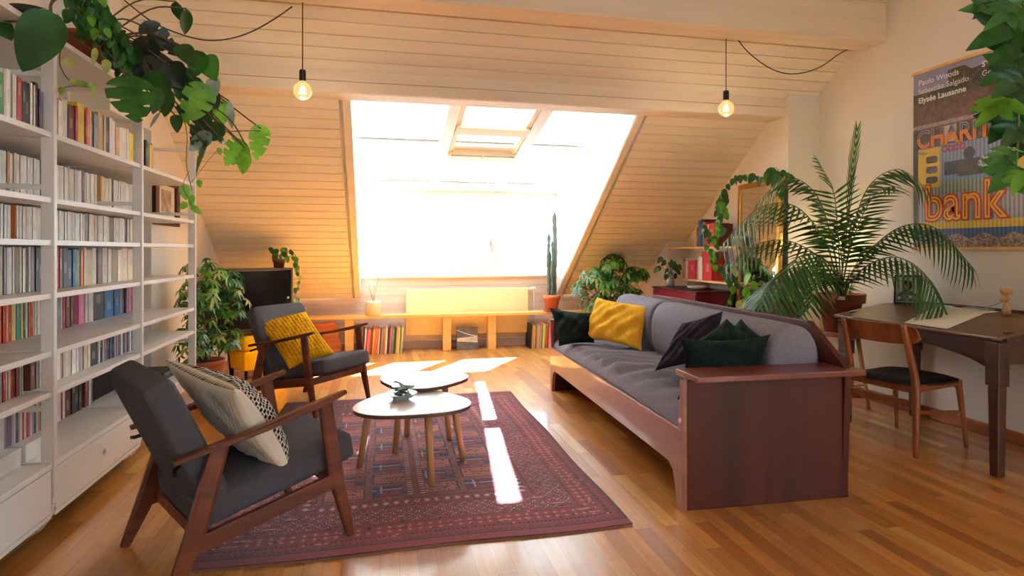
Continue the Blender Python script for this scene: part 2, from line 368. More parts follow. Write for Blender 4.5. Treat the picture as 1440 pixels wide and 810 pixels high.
lidbar(m, .715, .76, 5.2, 6.5, -.02, .05); lidbar(m, 1.405, 1.45, 5.2, 6.5, -.02, .05)
so = m.build('roof_sash', sash, R, bevel=.004)
m = MB(); m.tube([(.74, 6.33, LID(6.33)-.07), (1.42, 6.33, LID(6.33)-.07)], .009, 8); m.box(1.06, 1.09, 6.31, 6.35, LID(6.33)-.095, LID(6.33)-.055)
m.build('handle', M['chrome'], so)
# roller blinds under the roof panes (translucent white cloth)
bm_, nt, b = newmat('white_blind_cloth'); L = nt.links.new
df = N(nt, 'ShaderNodeBsdfDiffuse'); df.inputs[0].default_value = (.85, .85, .83, 1); tl = N(nt, 'ShaderNodeBsdfTranslucent'); tl.inputs[0].default_value = (.9, .9, .88, 1)
ms = N(nt, 'ShaderNodeMixShader'); ms.inputs[0].default_value = .5; L(df.outputs[0], ms.inputs[1]); L(tl.outputs[0], ms.inputs[2]); L(ms.outputs[0], nt.nodes['Material Output'].inputs[0])
for row, (ya, yb) in (('upper', (5.16, 6.25)), ('lower', (6.36, 7.5))):
    for nm, x0, x1 in (('left', DX0+.005, .60), ('middle', .712, 1.453), ('right', 1.566, 2.205)):
        t = thing('roller_blind', 'white roller blind drawn under the %s %s pane of the dormer roof' % (row, nm), 'blind', group='roller blinds of the dormer roof')
        if (row, nm) == ('upper', 'middle'):
            m = MB(); lidbar(m, x0+.05, x1-.05, ya, 5.70, .055, .058); lidbar(m, x0+.05, x1-.05, 5.86, yb, .055, .058)
        else:
            m = MB(); lidbar(m, x0, x1, ya, yb, .055, .058)
        m.build('cloth', bm_, t)
        m = MB(); y_ = yb-.012; m.tube([(x0, y_, LID(y_)+.045), (x1, y_, LID(y_)+.045)], .008, 8); m.build('bottom_bar', M['chrome'], t)
# ------------------------------------------------------------------ light
wd = bpy.data.worlds.new('sky'); scene.world = wd; wd.use_nodes = True
bg = wd.node_tree.nodes['Background']; bg.inputs[0].default_value = (.66, .84, 1, 1); bg.inputs[1].default_value = SKY
def portal(x, y, z, sx, sy, rot):
    l = bpy.data.lights.new('daylight_portal', 'AREA'); l.shape = 'RECTANGLE'; l.size = sx; l.size_y = sy; l.cycles.is_portal = True
    o = bpy.data.objects.new('daylight_portal', l); COL.objects.link(o); o.location = (x, y, z); o.rotation_euler = rot
portal(1.03, 7.80, 1.40, 2.6, 1.0, (math.radians(-90), 0, 0))
portal(1.03, 6.35, LID(6.35)+.13, 2.6, 2.7, (-math.atan(.225), 0, 0))
portal(XR+.25, -.7, 1.55, 2.6, 1.4, (0, math.radians(90), 0))
portal(0, -2.7, 1.5, 1.2, 1.1, (math.radians(90), 0, 0))
sl = bpy.data.lights.new('sun', 'SUN'); sl.energy = SUN; sl.angle = math.radians(.6); sl.color = (.86, .94, 1)
so = bpy.data.objects.new('sun', sl); COL.objects.link(so); so.location = (4, 10, 8)
so.rotation_euler = Vector((-.62, -.9, -1)).to_track_quat('-Z', 'Y').to_euler()
scene.view_settings.view_transform = 'Standard'; scene.view_settings.look = 'None'; scene.view_settings.gamma = 1
scene.view_settings.use_curve_mapping = False; scene.view_settings.exposure = EXPO
scene.cycles.max_bounces = 10; scene.cycles.diffuse_bounces = 6; scene.cycles.transparent_max_bounces = 16
scene.cycles.sample_clamp_indirect = 8; scene.cycles.use_denoising = True; scene.cycles.caustics_reflective = False
# ================================================================== SOFT GOODS
def fbm(x, y, s=0):
    return (math.sin(x*1.7+s)*math.cos(y*2.3+s*1.3)+.5*math.sin(x*4.1-y*3.3+s*2.1)+.25*math.sin(x*9.3+y*7.9+s))
def pillow_mesh(BL, BR, TR, TL, th, n=22, pinch=.09, wr=.012, seed=0., pat=None, sag=0., back=1.):
    """cushion spanned by four corner points; front side = side its normal (BR-BL)x(TL-BL) points to"""
    BL, BR, TR, TL = map(Vector, (BL, BR, TR, TL))
    nrm = (BR-BL).cross(TL-BL).normalized()
    def P(a, b, side):
        u, v = 2*a-1, 2*b-1
        uu = u*(1-pinch*(1-v*v)); vv = v*(1-pinch*(1-u*u))
        A, B = (uu+1)/2, (vv+1)/2
        p = BL*(1-A)*(1-B)+BR*A*(1-B)+TR*A*B+TL*(1-A)*B
        k = max(0., (1-u*u)*(1-v*v))
        h = th/2*(k**.42)*(1 if side > 0 else back)
        r = wr*fbm(u*3.1, v*2.7, seed)*min(1, k*3)
        e = pat(a, b) if pat else 0
        q = p+nrm*side*(h+r+e*min(1, k*6))
        q.z -= sag*(1-v*v)*.0
        return q
    m = MB()
    m.grid(lambda a, b: P(a, b, 1), n, n, 0); m.grid(lambda a, b: P(1-a, b, -1), n, n, 1)
    return m
def pillow(name, label, BL, BR, TR, TL, th, mats, parent=None, group=None, **k):
    m = pillow_mesh(BL, BR, TR, TL, th, **k)
    o = m.build(name, mats if isinstance(mats, (list, tuple)) else [mats, mats], parent, smooth=True, fix=False)
    c = sum((Vector(v) for v in m.v), Vector())/len(m.v)
    return tag(o, label, 'pillow', group)
def roundbox(m, L, W, Hh, T, r=.04, n=6, mi=0, bulge=0.):
    """rounded cushion block size LxWxH, transformed by matrix T"""
    nx = 14
    def sq(a, lim, r):      # map [-1,1] to rounded coordinate
        return a
    # build from subdivided cube pushed to a rounded box
    def face(ax, sg):
        def fn(a, b):
            u, v = 2*a-1, 2*b-1
            half = [L/2, W/2, Hh/2]; o = [i for i in range(3) if i != ax]
            p = [0, 0, 0]; p[ax] = sg*half[ax]; p[o[0]] = u*half[o[0]]*(sg if ax != 1 else -sg); p[o[1]] = v*half[o[1]]
            c = [max(-(h-r), min(h-r, q)) for h, q in zip(half, p)]
            d = Vector([q-w for q, w in zip(p, c)]); d = d.normalized()*r if d.length > 1e-6 else d
            # faces: only keep rounding when outside the inner box
            q = Vector(c)+d
            if bulge:
                q[ax] += sg*bulge*(1-u**4)*(1-v**4)
            return T @ q
        return fn
    for ax in range(3):
        for sg in (-1, 1): m.grid(face(ax, sg), nx, nx, mi)
# ================================================================== ARMCHAIRS
def armchair(label, loc, ang):
    t = thing('armchair', label, 'armchair', loc, ang, 'matching armchairs')
    wm = M['walnut']
    for s in (1, -1):
        y = .30*s
        m = MB(); pts = [(.03, .497), (.10, .512), (.35, .556), (.62, .618), (.70, .64)]
        hs = [.018, .024, .026, .028, .018]; ws = [.030, .042, .050, .044, .028]
        m.loft([((p[0], y, p[1]), w_, h_) for p, w_, h_ in zip(pts, ws, hs)]); m.build('armrest', wm, t)
        m = MB(); m.loft([((.603, y, .618), .028, .056), ((.655, y, .29), .028, .064), ((.722, y, .012), .028, .030)], up=(1,0,0)); m.build('leg', wm, t)
        m = MB(); m.loft([((.188, y, .528), .028, .062), ((.095, y, .20), .028, .074), ((.008, y, .0 if t.location.y < 4 else .0), .028, .034)], up=(1,0,0)); m.build('leg', wm, t)
        MB().bar((.07, y, .175), (.665, y, .275), .026, .062).build('side_rail', wm, t, bevel=.004)
    m = MB(); m.bar((.66, -.29, .268), (.66, .29, .268), .03, .05).bar((.14, -.29, .185), (.14, .29, .185), .03, .05); m.build('cross_rail', wm, t, bevel=.004)
    # seat cushion: slopes down to the back
    a = math.atan(.19); m = MB()
    T = Matrix.Translation((.445, 0, .325)) @ Matrix.Rotation(-a, 4, 'Y')
    roundbox(m, .66, .53, .125, T, r=.035, bulge=.008); m.build('seat_cushion', M['grey'], t, smooth=True)
    m = MB()
    T = Matrix.Translation((.100, 0, .515)) @ Matrix.Rotation(math.radians(-24), 4, 'Y')
    roundbox(m, .115, .53, .58, T, r=.032, bulge=.008); m.build('back_cushion', M['grey'], t, smooth=True)
    m = MB(); n_ = Vector((.168, 0, .255)); 
    for s in (1, -1): MB().tube([(.06, .255*s, .47), (.04, .275*s, .46), (.035, .30*s, .455)], .008, 8).build('back_fixing', M['metal'], t)
    return t
ch1 = armchair('charcoal armchair with dark wooden arms nearest the white bookcase, its back to the camera', (-.90, 2.543, 0), math.radians(32.4))
ch2 = armchair('charcoal armchair with dark wooden arms holding the yellow knitted cushion, beside the far rug edge', (-.845, 5.28, 0), math.radians(-38.5))
def loc2w(t, p):
    return Matrix.Translation(t.location) @ Matrix.Rotation(t.rotation_euler[2], 4, 'Z') @ Vector(p)
# knitted mustard cushion on the far chair
def knit(a, b):
    return .016*(abs(math.sin(a*math.pi*13))*abs(math.sin(b*math.pi*13)))**.8
P_ = [loc2w(ch2, p) for p in ((.50, -.20, .385), (.40, .17, .38), (.17, .22, .70), (.20, -.22, .72))]
P_ = [at_d(407, 519, 4.47), at_d(471, 497, 4.60), at_d(430, 438, 4.93), at_d(361, 454, 4.80)]
pillow('throw_pillow', 'mustard yellow knitted pillow with a bobbly texture on the far armchair', P_[0], P_[1], P_[2], P_[3], .13, M['knit'], n=102, pat=knit, wr=.006, pinch=.07)
# black and white cushion on the near chair (woven front, plain cream back)
wv, nt, b = newmat('black_white_weave'); L = nt.links.new
uvn = N(nt, 'ShaderNodeAttribute'); uvn.attribute_name = 'weave'; L(uvn.outputs['Color'], b.inputs['Base Color']); b.inputs['Roughness'].default_value = .95; b.inputs['Specular IOR Level'].default_value = .1
P_ = [at_d(404, 664, 2.42), at_d(358, 640, 2.80), at_d(231, 506, 2.68), at_d(330, 549, 2.25)]
m = pillow_mesh(P_[0], P_[1], P_[2], P_[3], .26, n=120, pinch=.13, back=.45, wr=.006, seed=2, pat=lambda a, b: .003*abs(math.sin(a*math.pi*26)))
bw = m.build('throw_pillow', [wv, M['cream']], smooth=True, fix=False)
tag(bw, 'cream pillow with black woven stripes on its front, leaning in the near armchair', 'pillow')
att = bw.data.color_attributes.new('weave', 'FLOAT_COLOR', 'POINT'); n1 = 121*121; cols = []
for i in range(len(m.v)):
    if i < n1:
        a = (i % 121)/120; b_ = (i//121)/120
        row = b_*24; f = (a*26+.5*(int(row) % 2)) % 1
        blk = (row % 1) < .66 and f < .80 and .02 < a < .99
        cols += list(srgb(20, 19, 20) if blk else srgb(222, 214, 198))
    else: cols += list(srgb(224, 216, 200))
att.data.foreach_set('color', cols)
# ================================================================== SOFA
ang = math.radians(-1.76)
sf = thing('sofa', 'long grey cushioned sofa in a red-brown wooden box frame at the right of the rug', 'sofa', (1.436, 2.60, 0), ang)
SLn = 2.53; SD = .88
def panel(y0, y1, nm):      # side panel with cut-out foot
    m = MB()
    pr = [(0, 0), (.0, .20), (.0, .63), (SD, .63), (SD, 0)]
    m.prism(pr, y0, y1, 'y'); return m.build(nm, M['mahog'], sf, bevel=.004)
panel(0, .04, 'side_panel'); panel(SLn-.04, SLn, 'side_panel')
for y in (.0, SLn): 
    MB().box(.005, SD+.03, y-.085 if y == 0 else y-.14, y+.14 if y == 0 else y+.085, .63, .658).build('armrest', M['mahog_h'], sf, bevel=.003)
# front rail with curved feet
m = MB(); pr = [(0.0, 0), (.055, 0), (.075, .10), (.10, .165), (.15, .195), (SLn-.15, .195), (SLn-.10, .165), (SLn-.075, .10), (SLn-.055, 0), (SLn, 0), (SLn, .385), (0, .385)]
m.prism([(p[0], p[1]) for p in pr], -.028, -.0, 'x'); m.build('front_rail', M['rail'], sf, bevel=.003)
for pp in ([(-.0, .385), (.045, .385), (.02, .628), (-.0, .628)], [(SLn, .385), (SLn-.045, .385), (SLn-.02, .628), (SLn, .628)]):
    MB().prism(pp, -.028, 0, 'x').build('front_post', M['rail'], sf, bevel=.003)
# backrest board with slanted ends
m = MB(); m.prism([(-.02, .66), (.26, .862), (SLn-.26, .862), (SLn+.02, .66), (SLn, .12), (0, .12)], SD-.035, SD, 'x'); m.build('back_panel', M['mahog'], sf, bevel=.004)
MB().box(.0, SD-.04, .05, SLn-.05, .24, .28).build('slat_base', M['oak'], sf)
# mattress: soft, wrinkled linen cover
def mat_top(a, b):
    x = -.012+a*(SD-.09); y = .045+b*(SLn-.09)
    e = min(1, (a)*12); z = .385+.075*(1-(1-min(1, a*7))**2)**.5+.012*math.sin(b*math.pi)
    wrk = .026*math.sin(y*30+math.sin(x*7+y*3)*2.2+x*5)*math.exp(-((y-1.4)/.9)**2)*(.4+.6*math.exp(-((x-.15)/.3)**2))
    wrk += .005*fbm(x*6, y*4, 1)
    return (x, y, z+wrk*e)
m = MB(); m.grid(mat_top, 60, 150)
m.grid(lambda a, b: (-.012+.004*math.sin(b*40), .045+b*(SLn-.09), .345+.004*math.sin(b*23)+a*(mat_top(0, b)[2]-.345)), 4, 150)
m.box(0, SD-.1, .05, SLn-.05, .28, .38)
m.build('mattress', M['sofac'], sf, smooth=True, fix=False)
# back bolsters: two long rounded cushions
for y0, y1 in ((.13, 1.63), (1.65, SLn-.07)):
    m = MB(); cx, n = SD-.205, 40
    def prof(g, s=1.):
        c, s_ = math.cos(g), math.sin(g)
        x = cx+.150*s*math.copysign(abs(c)**.85, c); z = .645+.215*s*math.copysign(abs(s_)**.85, s_); return x, z
    ys = [(0, .80), (.008, .93), (.025, .985), (.06, 1.0)]
    yy = [(y0+a, s) for a, s in ys]+[(y0+(y1-y0)*i/20, 1.) for i in range(2, 19)]+[(y1-a, s) for a, s in ys[::-1]]
    vs = []; fs = []
    for j, (y, s) in enumerate(yy):
        for k in range(n):
            x, z = prof(2*math.pi*k/n, s*(1+.006*math.sin(y*9+k*.4))); vs.append((x, y, z))
    for j in range(len(yy)-1):
        for k in range(n): fs.append((j*n+k, j*n+(k+1) % n, (j+1)*n+(k+1) % n, (j+1)*n+k))
    fs += [tuple(range(n)), tuple((len(yy)-1)*n+k for k in range(n))]
    m.add(vs, fs); m.build('back_bolster', M['sofac'], sf, smooth=True)
# sofa pillows
pillow('throw_pillow', 'plain mustard yellow pillow leaning on the far end of the sofa back', at_d(817, 474, 4.93), at_d(902, 493, 4.50), at_d(914, 431, 4.72), at_d(839, 418, 5.05), .16, M['yellow'], wr=.013, seed=3, n=40)
pillow('throw_pillow', 'dark green velvet pillow against the far sofa arm behind the yellow pillow', at_d(786, 487, 4.86), at_d(836, 482, 4.86), at_d(834, 440, 4.98), at_d(773, 433, 4.98), .13, M['green'], wr=.01, seed=5)
pillow('throw_pillow', 'aubergine grey crumpled pillow on the sofa, furthest of the four near the close arm', at_d(920, 522, 3.74), at_d(1000, 508, 3.42), at_d(1017, 437, 3.48), at_d(960, 454, 3.66), .13, M['purple'], wr=.008, seed=7, n=40)
pillow('throw_pillow', 'bottle green pillow standing on its corner, rearmost peak beside the bolster', at_d(1045, 510, 3.2), at_d(1074, 476, 3.13), at_d(1042, 448, 3.33), at_d(1006, 482, 3.34), .08, M['green'], wr=.006, seed=11, n=30)
pillow('throw_pillow', 'dark green pillow with a sharp central peak between the aubergine pillow and front one', at_d(1024, 524, 3.16), at_d(1076, 486, 3.06), at_d(1022, 448, 3.24), at_d(968, 486, 3.28), .10, M['green'], wr=.007, seed=12, n=30)
pillow('throw_pillow', 'wide bottle green velvet pillow directly behind the near wooden sofa arm', at_d(952, 562, 3.06), at_d(1074, 556, 3.12), at_d(1084, 470, 3.10), at_d(956, 475, 3.10), .13, M['green'], pinch=.15, wr=.012, seed=9, n=40)
# ================================================================== COFFEE TABLES
def tabletop(cx, cy, R0, z, rot, th=.022):
    out = []; n = 56
    for i in range(n):
        g = 2*math.pi*i/n; r = R0*(1+.085*math.cos(3*g)); out.append((cx+r*math.cos(g+rot)*1.06, cy+r*math.sin(g+rot)*.96))
    return out
def coffee(label, cx, cy, R0, z, rot, feet):
    t = thing('coffee_table', label, 'table', (cx, cy, 0), 0, 'rounded triangular coffee tables on the rug')
    feet = [(a-cx, b-cy) for a, b in feet]; cx = cy = 0
    o = tabletop(cx, cy, R0, z, rot)
    m = MB(); m.prism(o, z-.004, z, 'z', 0); m.prism([(cx+(x-cx)*.992, cy+(y-cy)*.992) for x, y in o], z-.022, z-.004, 'z', 1)
    m.build('tabletop', [M['laminate'], M['edge']], t)
    for fx, fy in feet:
        tx, ty = cx+(fx-cx)*.80, cy+(fy-cy)*.80
        m = MB(); m.tube([(fx, fy, .0125), (tx, ty, z-.022)], [.017, .021], 14); m.build('leg', M['oak'], t, smooth=True)
    return t
coffee('rounded pale coffee table in front, holding the small glass dish', .175, 3.375, .295, .40, math.radians(-30), [(.265, 3.155), (.475, 3.49), (-.118, 3.50)])
coffee('rounded pale coffee table behind the one with the glass dish, glaring in sunlight', .27, 3.86, .262, .425, math.radians(18), [(.085, 3.70), (.17, 4.02), (.44, 3.88)])
# glass dish with crumpled foil wrappers
d = thing('glass_dish', 'small clear glass dish on the front coffee table', 'dish', (.115, 3.46, .401))
MB().lathe([(0, 0), (.045, 0), (.05, .012), (.085, .03), (.092, .034), (.088, .034), (.05, .018), (.0, .008)], n=28).build('bowl', mat('dish_glass', (190, 205, 205), .05, spec=.8, coat=.5), d, smooth=True)
random.seed(5)
foil = mat('silver_foil', (176, 190, 196), .3, metal=.75, var=.3, scale=30)
for i in range(7):
    a = random.uniform(0, 6.28); r = random.uniform(0, .035); z = .02+.007*i; l = random.uniform(.05, .075)
    x, y = .115+r*math.cos(a), 3.46+r*math.sin(a)
    R_ = Euler((random.uniform(-.35, .35), random.uniform(-.35, .35), random.uniform(-1, 1))).to_matrix()
    m = MB(); m.grid(lambda u, v: tuple(R_ @ Vector(((u-.5)*l*1.7, (v-.5)*l*.55, .005*math.sin(u*9+i)+.004*math.cos(v*8)))+Vector((x, y, .401+z+.008))), 8, 4)
    o = m.build('foil_wrapper', foil, fix=False); o.modifiers.new('s', 'SOLIDIFY').thickness = .0015
    tag(o, 'crumpled silver foil wrapper heaped in the glass dish', 'wrapper', 'foil wrappers in the glass dish')
# ================================================================== RUG
RX0, RX1, RY0, RY1 = -.75, 1.115, 2.515, 5.12
def rugcol():
    NX, NY = 420, 590; W_, H_ = RX1-RX0, RY1-RY0
    x = (np.arange(NX)+.5)/NX*W_; y = (np.arange(NY)+.5)/NY*H_; X, Y = np.meshgrid(x, y)
    rng = np.random.default_rng(3)
    def c(r, g, b): return np.array(srgb(r, g, b)[:3])
    img = np.zeros((NY, NX, 3)); img[:] = c(124, 44, 52)
    d = np.minimum(np.minimum(X, W_-X), np.minimum(Y, H_-Y)); dy = np.minimum(Y, H_-Y); dx = np.minimum(X, W_-X)
    base, dark, peach, navy, pale, blk = c(124, 44, 52), c(92, 28, 38), c(206, 128, 104), c(34, 38, 96), c(206, 180, 178), c(34, 18, 30)
    def put(mask, col): img[mask] = col
    # long coordinate running along the border
    s = np.where(dy < dx, X, Y); q = d
    plain = dy < .055; ed = np.minimum(dx, dy-.055); ed = np.where(plain, -1, ed)
    put((ed >= 0) & (ed < .008), blk)
    tri = (ed >= .012) & (ed < .045) & (((s/.028) % 1) < (1-(ed-.012)/.033)); put(tri, dark)
    b1 = (ed >= .055) & (ed < .075) & (((s/.02) % 1) < .5); put(b1, blk)
    band = (ed >= .085) & (ed < .165)
    mo = band & (np.abs(((s/.045) % 1)-.5)*.045 + np.abs(((ed-.085)/.04 % 1)-.5)*.04 < .011); put(mo, peach*.75)
    mo = band & (np.abs((((s+.02)/.045) % 1)-.5)*.045 + np.abs(((ed-.105)/.04 % 1)-.5)*.04 < .008); put(mo, dark)
    b2 = (ed >= .175) & (ed < .185) & (((s/.016) % 1) < .5); put(b2, blk)
    lat = (ed >= .195) & (ed < .345)
    p1 = ((s+ed)/.056) % 1; p2 = ((s-ed)/.056) % 1
    put(lat & (((np.abs(p1-.5) < .09)) | (np.abs(p2-.5) < .09)), blk)
    put(lat & (((np.abs(p1-.5) < .035)) | (np.abs(p2-.5) < .035)) & (((s/.012) % 1) < .62), pale)
    put(lat & (np.abs(p1) < .16) & (np.abs(p2) < .16), dark)
    b3 = (ed >= .352) & (ed < .362) & (((s/.016) % 1) < .5); put(b3, blk)
    band = (ed >= .37) & (ed < .43)
    mo = band & (np.abs(((s/.05) % 1)-.5)*.05 + np.abs(ed-.40)*.8 < .016); put(mo, pale*.75)
    mo = band & (np.abs((((s+.025)/.05) % 1)-.5)*.05 + np.abs(ed-.40) < .009); put(mo, navy)
    put((ed >= .438) & (ed < .446), blk)
    # field: columns of panels
    fx0, fx1, fy0, fy1 = .45, W_-.45, .52, H_-.52
    F_ = (X > fx0) & (X < fx1) & (Y > fy0) & (Y < fy1)
    pw, ph = (fx1-fx0)/4, (fy1-fy0)/9
    u = ((X-fx0)/pw); v = ((Y-fy0)/ph); iu = np.floor(u).astype(int); iv = np.floor(v).astype(int); fu = (u % 1)*pw; fv = (v % 1)*ph
    put(F_, c(112, 40, 46))
    inn = F_ & (fu > .018) & (fu < pw-.018) & (fv > .018) & (fv < ph-.018)
    par = (iu+iv) % 2
    put(inn & (par == 0), c(168, 92, 82)); put(inn & (par == 1), c(128, 48, 52))
    edge = inn & ((fu < .026) | (fu > pw-.026) | (fv < .026) | (fv > ph-.026)); put(edge, blk*1.3)
    # stepped navy brackets
    br = inn & (par == 1) & (((fu > .03) & (fu < .052) & (fv > .04)) | ((fv > ph-.055) & (fv < ph-.03) & (fu < pw*.72)) | ((fu > pw-.075) & (fu < pw-.03) & (fv > .03) & (fv < .075))); put(br, navy)
    br = inn & (par == 1) & (((fu > .06) & (fu < .07) & (fv > .05)) | ((fv > ph-.07) & (fv < ph-.062) & (fu < pw*.7))); put(br, pale*.7)
    zz = inn & (np.abs(fv-ph/2-.006*np.sign(np.sin(fu/.011*math.pi))) < .006) & (fu > .07) & (fu < pw-.06); put(zz, blk)
    zz = inn & (par == 0) & (np.abs(fv-ph*.72) < .004) & (((fu/.014) % 1) < .55); put(zz, dark)
    zz = inn & (par == 0) & (np.abs(fv-ph*.28) < .006) & (((fu/.02) % 1) < .5); put(zz, c(74, 66, 44))
    gut = F_ & ~inn & (((fv+fu)/.012 % 1) < .35); put(gut, c(150, 96, 92))
    hx = np.random.default_rng(5).random((NY//3+1, NX//3+1)); H3 = np.kron(hx, np.ones((3, 3)))[:NY, :NX]; put(F_ & (H3 > .965), navy); put(F_ & (H3 < .03), c(60, 20, 28)); put((~F_) & (ed > .05) & (H3 > .975), blk); put((~F_) & (ed > .05) & (H3 < .015), peach*.7)
    # centre aisle of ticks
    aisle = F_ & (np.abs(X-(fx0+fx1)/2) < .05); put(aisle, c(120, 38, 44)); put(aisle & (((Y/.03) % 1) < .35) & (np.abs(np.abs(X-(fx0+fx1)/2)-.03) < .014), pale*.7)
    # abrash and weave noise
    nz = rng.normal(0, .09, (NY, NX, 1)); img *= np.clip(1+nz, .6, 1.4)
    img *= (1+.08*np.sin(Y*7)+.05*np.sin(Y*19+1))[..., None]
    return img, NX, NY
img, NX, NY = rugcol()
me = bpy.data.meshes.new('rug')
xs = np.linspace(RX0, RX1, NX+1); ys = np.linspace(RY0, RY1, NY+1); XX, YY = np.meshgrid(xs, ys)
XX = XX+.006*np.sin(YY*5+.4)*((XX-RX0)/(RX1-RX0)); ZZ = np.full_like(XX, .011)+.0012*np.sin(XX*9)*np.cos(YY*6)
YY = YY+.008*np.sin(XX*6)*((RY1-YY)/(RY1-RY0))**2
verts = np.stack([XX, YY, ZZ], -1).reshape(-1, 3)
ii = (np.arange(NY)[:, None]*(NX+1)+np.arange(NX)[None]).reshape(-1)
faces = np.stack([ii, ii+1, ii+NX+2, ii+NX+1], -1)
me.vertices.add(len(verts)); me.vertices.foreach_set('co', verts.reshape(-1)); me.loops.add(faces.size); me.loops.foreach_set('vertex_index', faces.reshape(-1))
me.polygons.add(len(faces)); me.polygons.foreach_set('loop_start', np.arange(len(faces))*4); me.update(calc_edges=True)
ca = me.color_attributes.new('pattern', 'BYTE_COLOR', 'CORNER')
ca.data.foreach_set('color', np.repeat(np.concatenate([img, np.ones((NY, NX, 1))], -1).reshape(-1, 4), 4, 0).reshape(-1).astype(np.float32))
rm, nt, b = newmat('wool_rug'); L = nt.links.new
an = N(nt, 'ShaderNodeAttribute'); an.attribute_name = 'pattern'; L(an.outputs['Color'], b.inputs['Base Color']); b.inputs['Roughness'].default_value = .95; b.inputs['Specular IOR Level'].default_value = .15; b.inputs['Sheen Weight'].default_value = .25
nz = N(nt, 'ShaderNodeTexNoise'); nz.inputs['Scale'].default_value = 260; bp = N(nt, 'ShaderNodeBump'); bp.inputs['Strength'].default_value = .35; bp.inputs['Distance'].default_value = .004; L(nz.outputs['Fac'], bp.inputs['Height']); L(bp.outputs[0], b.inputs['Normal'])
me.materials.append(rm)
rug = thing('rug', 'dark red oriental rug with geometric panels and a lattice border, under the coffee tables', 'rug')
o = bpy.data.objects.new('pile', me); COL.objects.link(o); o.parent = rug
rs = mat('rug_side', (96, 38, 40), .95, var=.2, scale=60)
m = MB(); E_ = [tuple(verts[i]) for i in list(range(0, NX+1, 6))]
def skirt(idx):
    vs = []; 
    for i in idx: vs += [tuple(verts[i]), (verts[i][0], verts[i][1], .001)]
    m.add(vs, [(2*k, 2*k+2, 2*k+3, 2*k+1) for k in range(len(idx)-1)])
skirt(list(range(NX+1))); skirt([j*(NX+1)+NX for j in range(NY+1)]); skirt([j*(NX+1) for j in range(NY+1)]); skirt([NY*(NX+1)+i for i in range(NX+1)])
m.build('edging', rs, rug)
m = MB(); random.seed(2)
for j in range(NX+1):
    x, y = verts[j][0], verts[j][1]; l = random.uniform(.006, .016)
    m.bar((x, y, .006), (x+random.uniform(-.004, .004), y-l, .002), .0028, .002)
    x, y = verts[NY*(NX+1)+j][0], verts[NY*(NX+1)+j][1]; m.bar((x, y, .006), (x+random.uniform(-.004, .004), y+l, .002), .0028, .002)
m.build('fringe', mat('fringe_wool', (148, 116, 100), .95), rug)
# ================================================================== BOOKCASE
BX, BB = -1.39, -1.93                       # front and back plane
LY = [1.985, 2.975, 3.955, 5.00]             # ladder positions
SH = [1.765, 1.48, 1.295, 1.063, .812, .635]
bc = thing('bookcase', 'tall white ladder bookcase with long shelves and a low drawer base along the left wall', 'bookcase')
W_ = .052; D_ = .026
for i, y in enumerate(LY):
    top = 2.30 if i < 3 else 2.045
    if i in (0, 1, 2, 3):
        for x, nm in ((BX-.025, 'front'), (-1.79, 'back')):
            m = MB()
            if nm == 'front':
                # upright with its curved runner foot
                pts = [(x, y, top), (x, y, .20), (x, y, .14), (x-.012, y, .085), (x-.04, y, .045), (x-.085, y, .022), (-1.74, y, .02)]
                for k in range(len(pts)-1): m.bar(pts[k], pts[k+1], D_, W_ if k < 2 else .04, D_, W_ if k < 1 else .04, up=(1, 0, 0) if k < 4 else (0, 0, 1))
            else: m.box(x-.012, x+.012, y-D_/2, y+D_/2, .0, top)
            m.build('upright', M['shelf'], bc, bevel=.003)
    for z in (2.018, 1.527, 1.045, .56):
        MB().box(-1.78, BX-.045, y-.011, y+.011, z-.011, z+.011).build('rung', M['shelf'], bc)
for bay in range(3):
    y0, y1 = LY[bay]+.014, LY[bay+1]-.014
    zs = ([2.20] if bay < 2 else []) + SH
    for z in zs:
        MB().box(BB+.006, BX-.008, y0, y1, z-.024, z).build('shelf', M['shelf'], bc, bevel=.0015)
    if bay == 2: MB().box(BB+.006, BX-.008, y0, y1, .30, .322).build('shelf', M['shelf'], bc, bevel=.0015)
for bay in range(2):
    y0, y1 = LY[bay]+.015, LY[bay+1]-.015
    t = thing('drawer_cabinet', 'low white drawer cabinet in the base of the bookcase, %s' % ('left part at the photo edge' if bay == 0 else 'right part with a round pull'), 'cabinet', (0, 0, 0))
    x1 = BX-.006
    MB().box(BB+.03, x1-.022, y0, y1, .085, .298).build('body', M['shelf'], t)
    MB().box(BB+.01, x1, y0, y1, .298, .322).build('top', M['shelf'], t, bevel=.002)
    MB().box(BB+.03, x1, y0, y1, .085, .103).build('bottom_rail', M['shelf'], t, bevel=.002)
    dr = MB().box(x1-.02, x1-.001, y0+.004, y1-.004, .107, .293).build('drawer', M['shelf'], t, bevel=.002)
    ym = (y0+y1)/2-.0
    MB().lathe([(.0, 0), (.016, 0), (.018, .003), (.014, .006), (.011, .003), (0, .002)], n=18).build('pull', M['chrome'], dr, smooth=True)
    k = bpy.context.scene.objects['pull' if bay == 0 else 'pull.001']; k.location = (x1-.001, ym, .205); k.rotation_euler = (0, math.radians(90), 0)
# a raised white plinth carries the discs in the left bay
for pa, pz in ((LY[0]+.016, LY[1]-.016), (LY[1]+.016, 3.225)): MB().box(BB+.03, BX-.12, pa, pz, .3225, .40).build('plinth', M['shelf'], bc, bevel=.002)
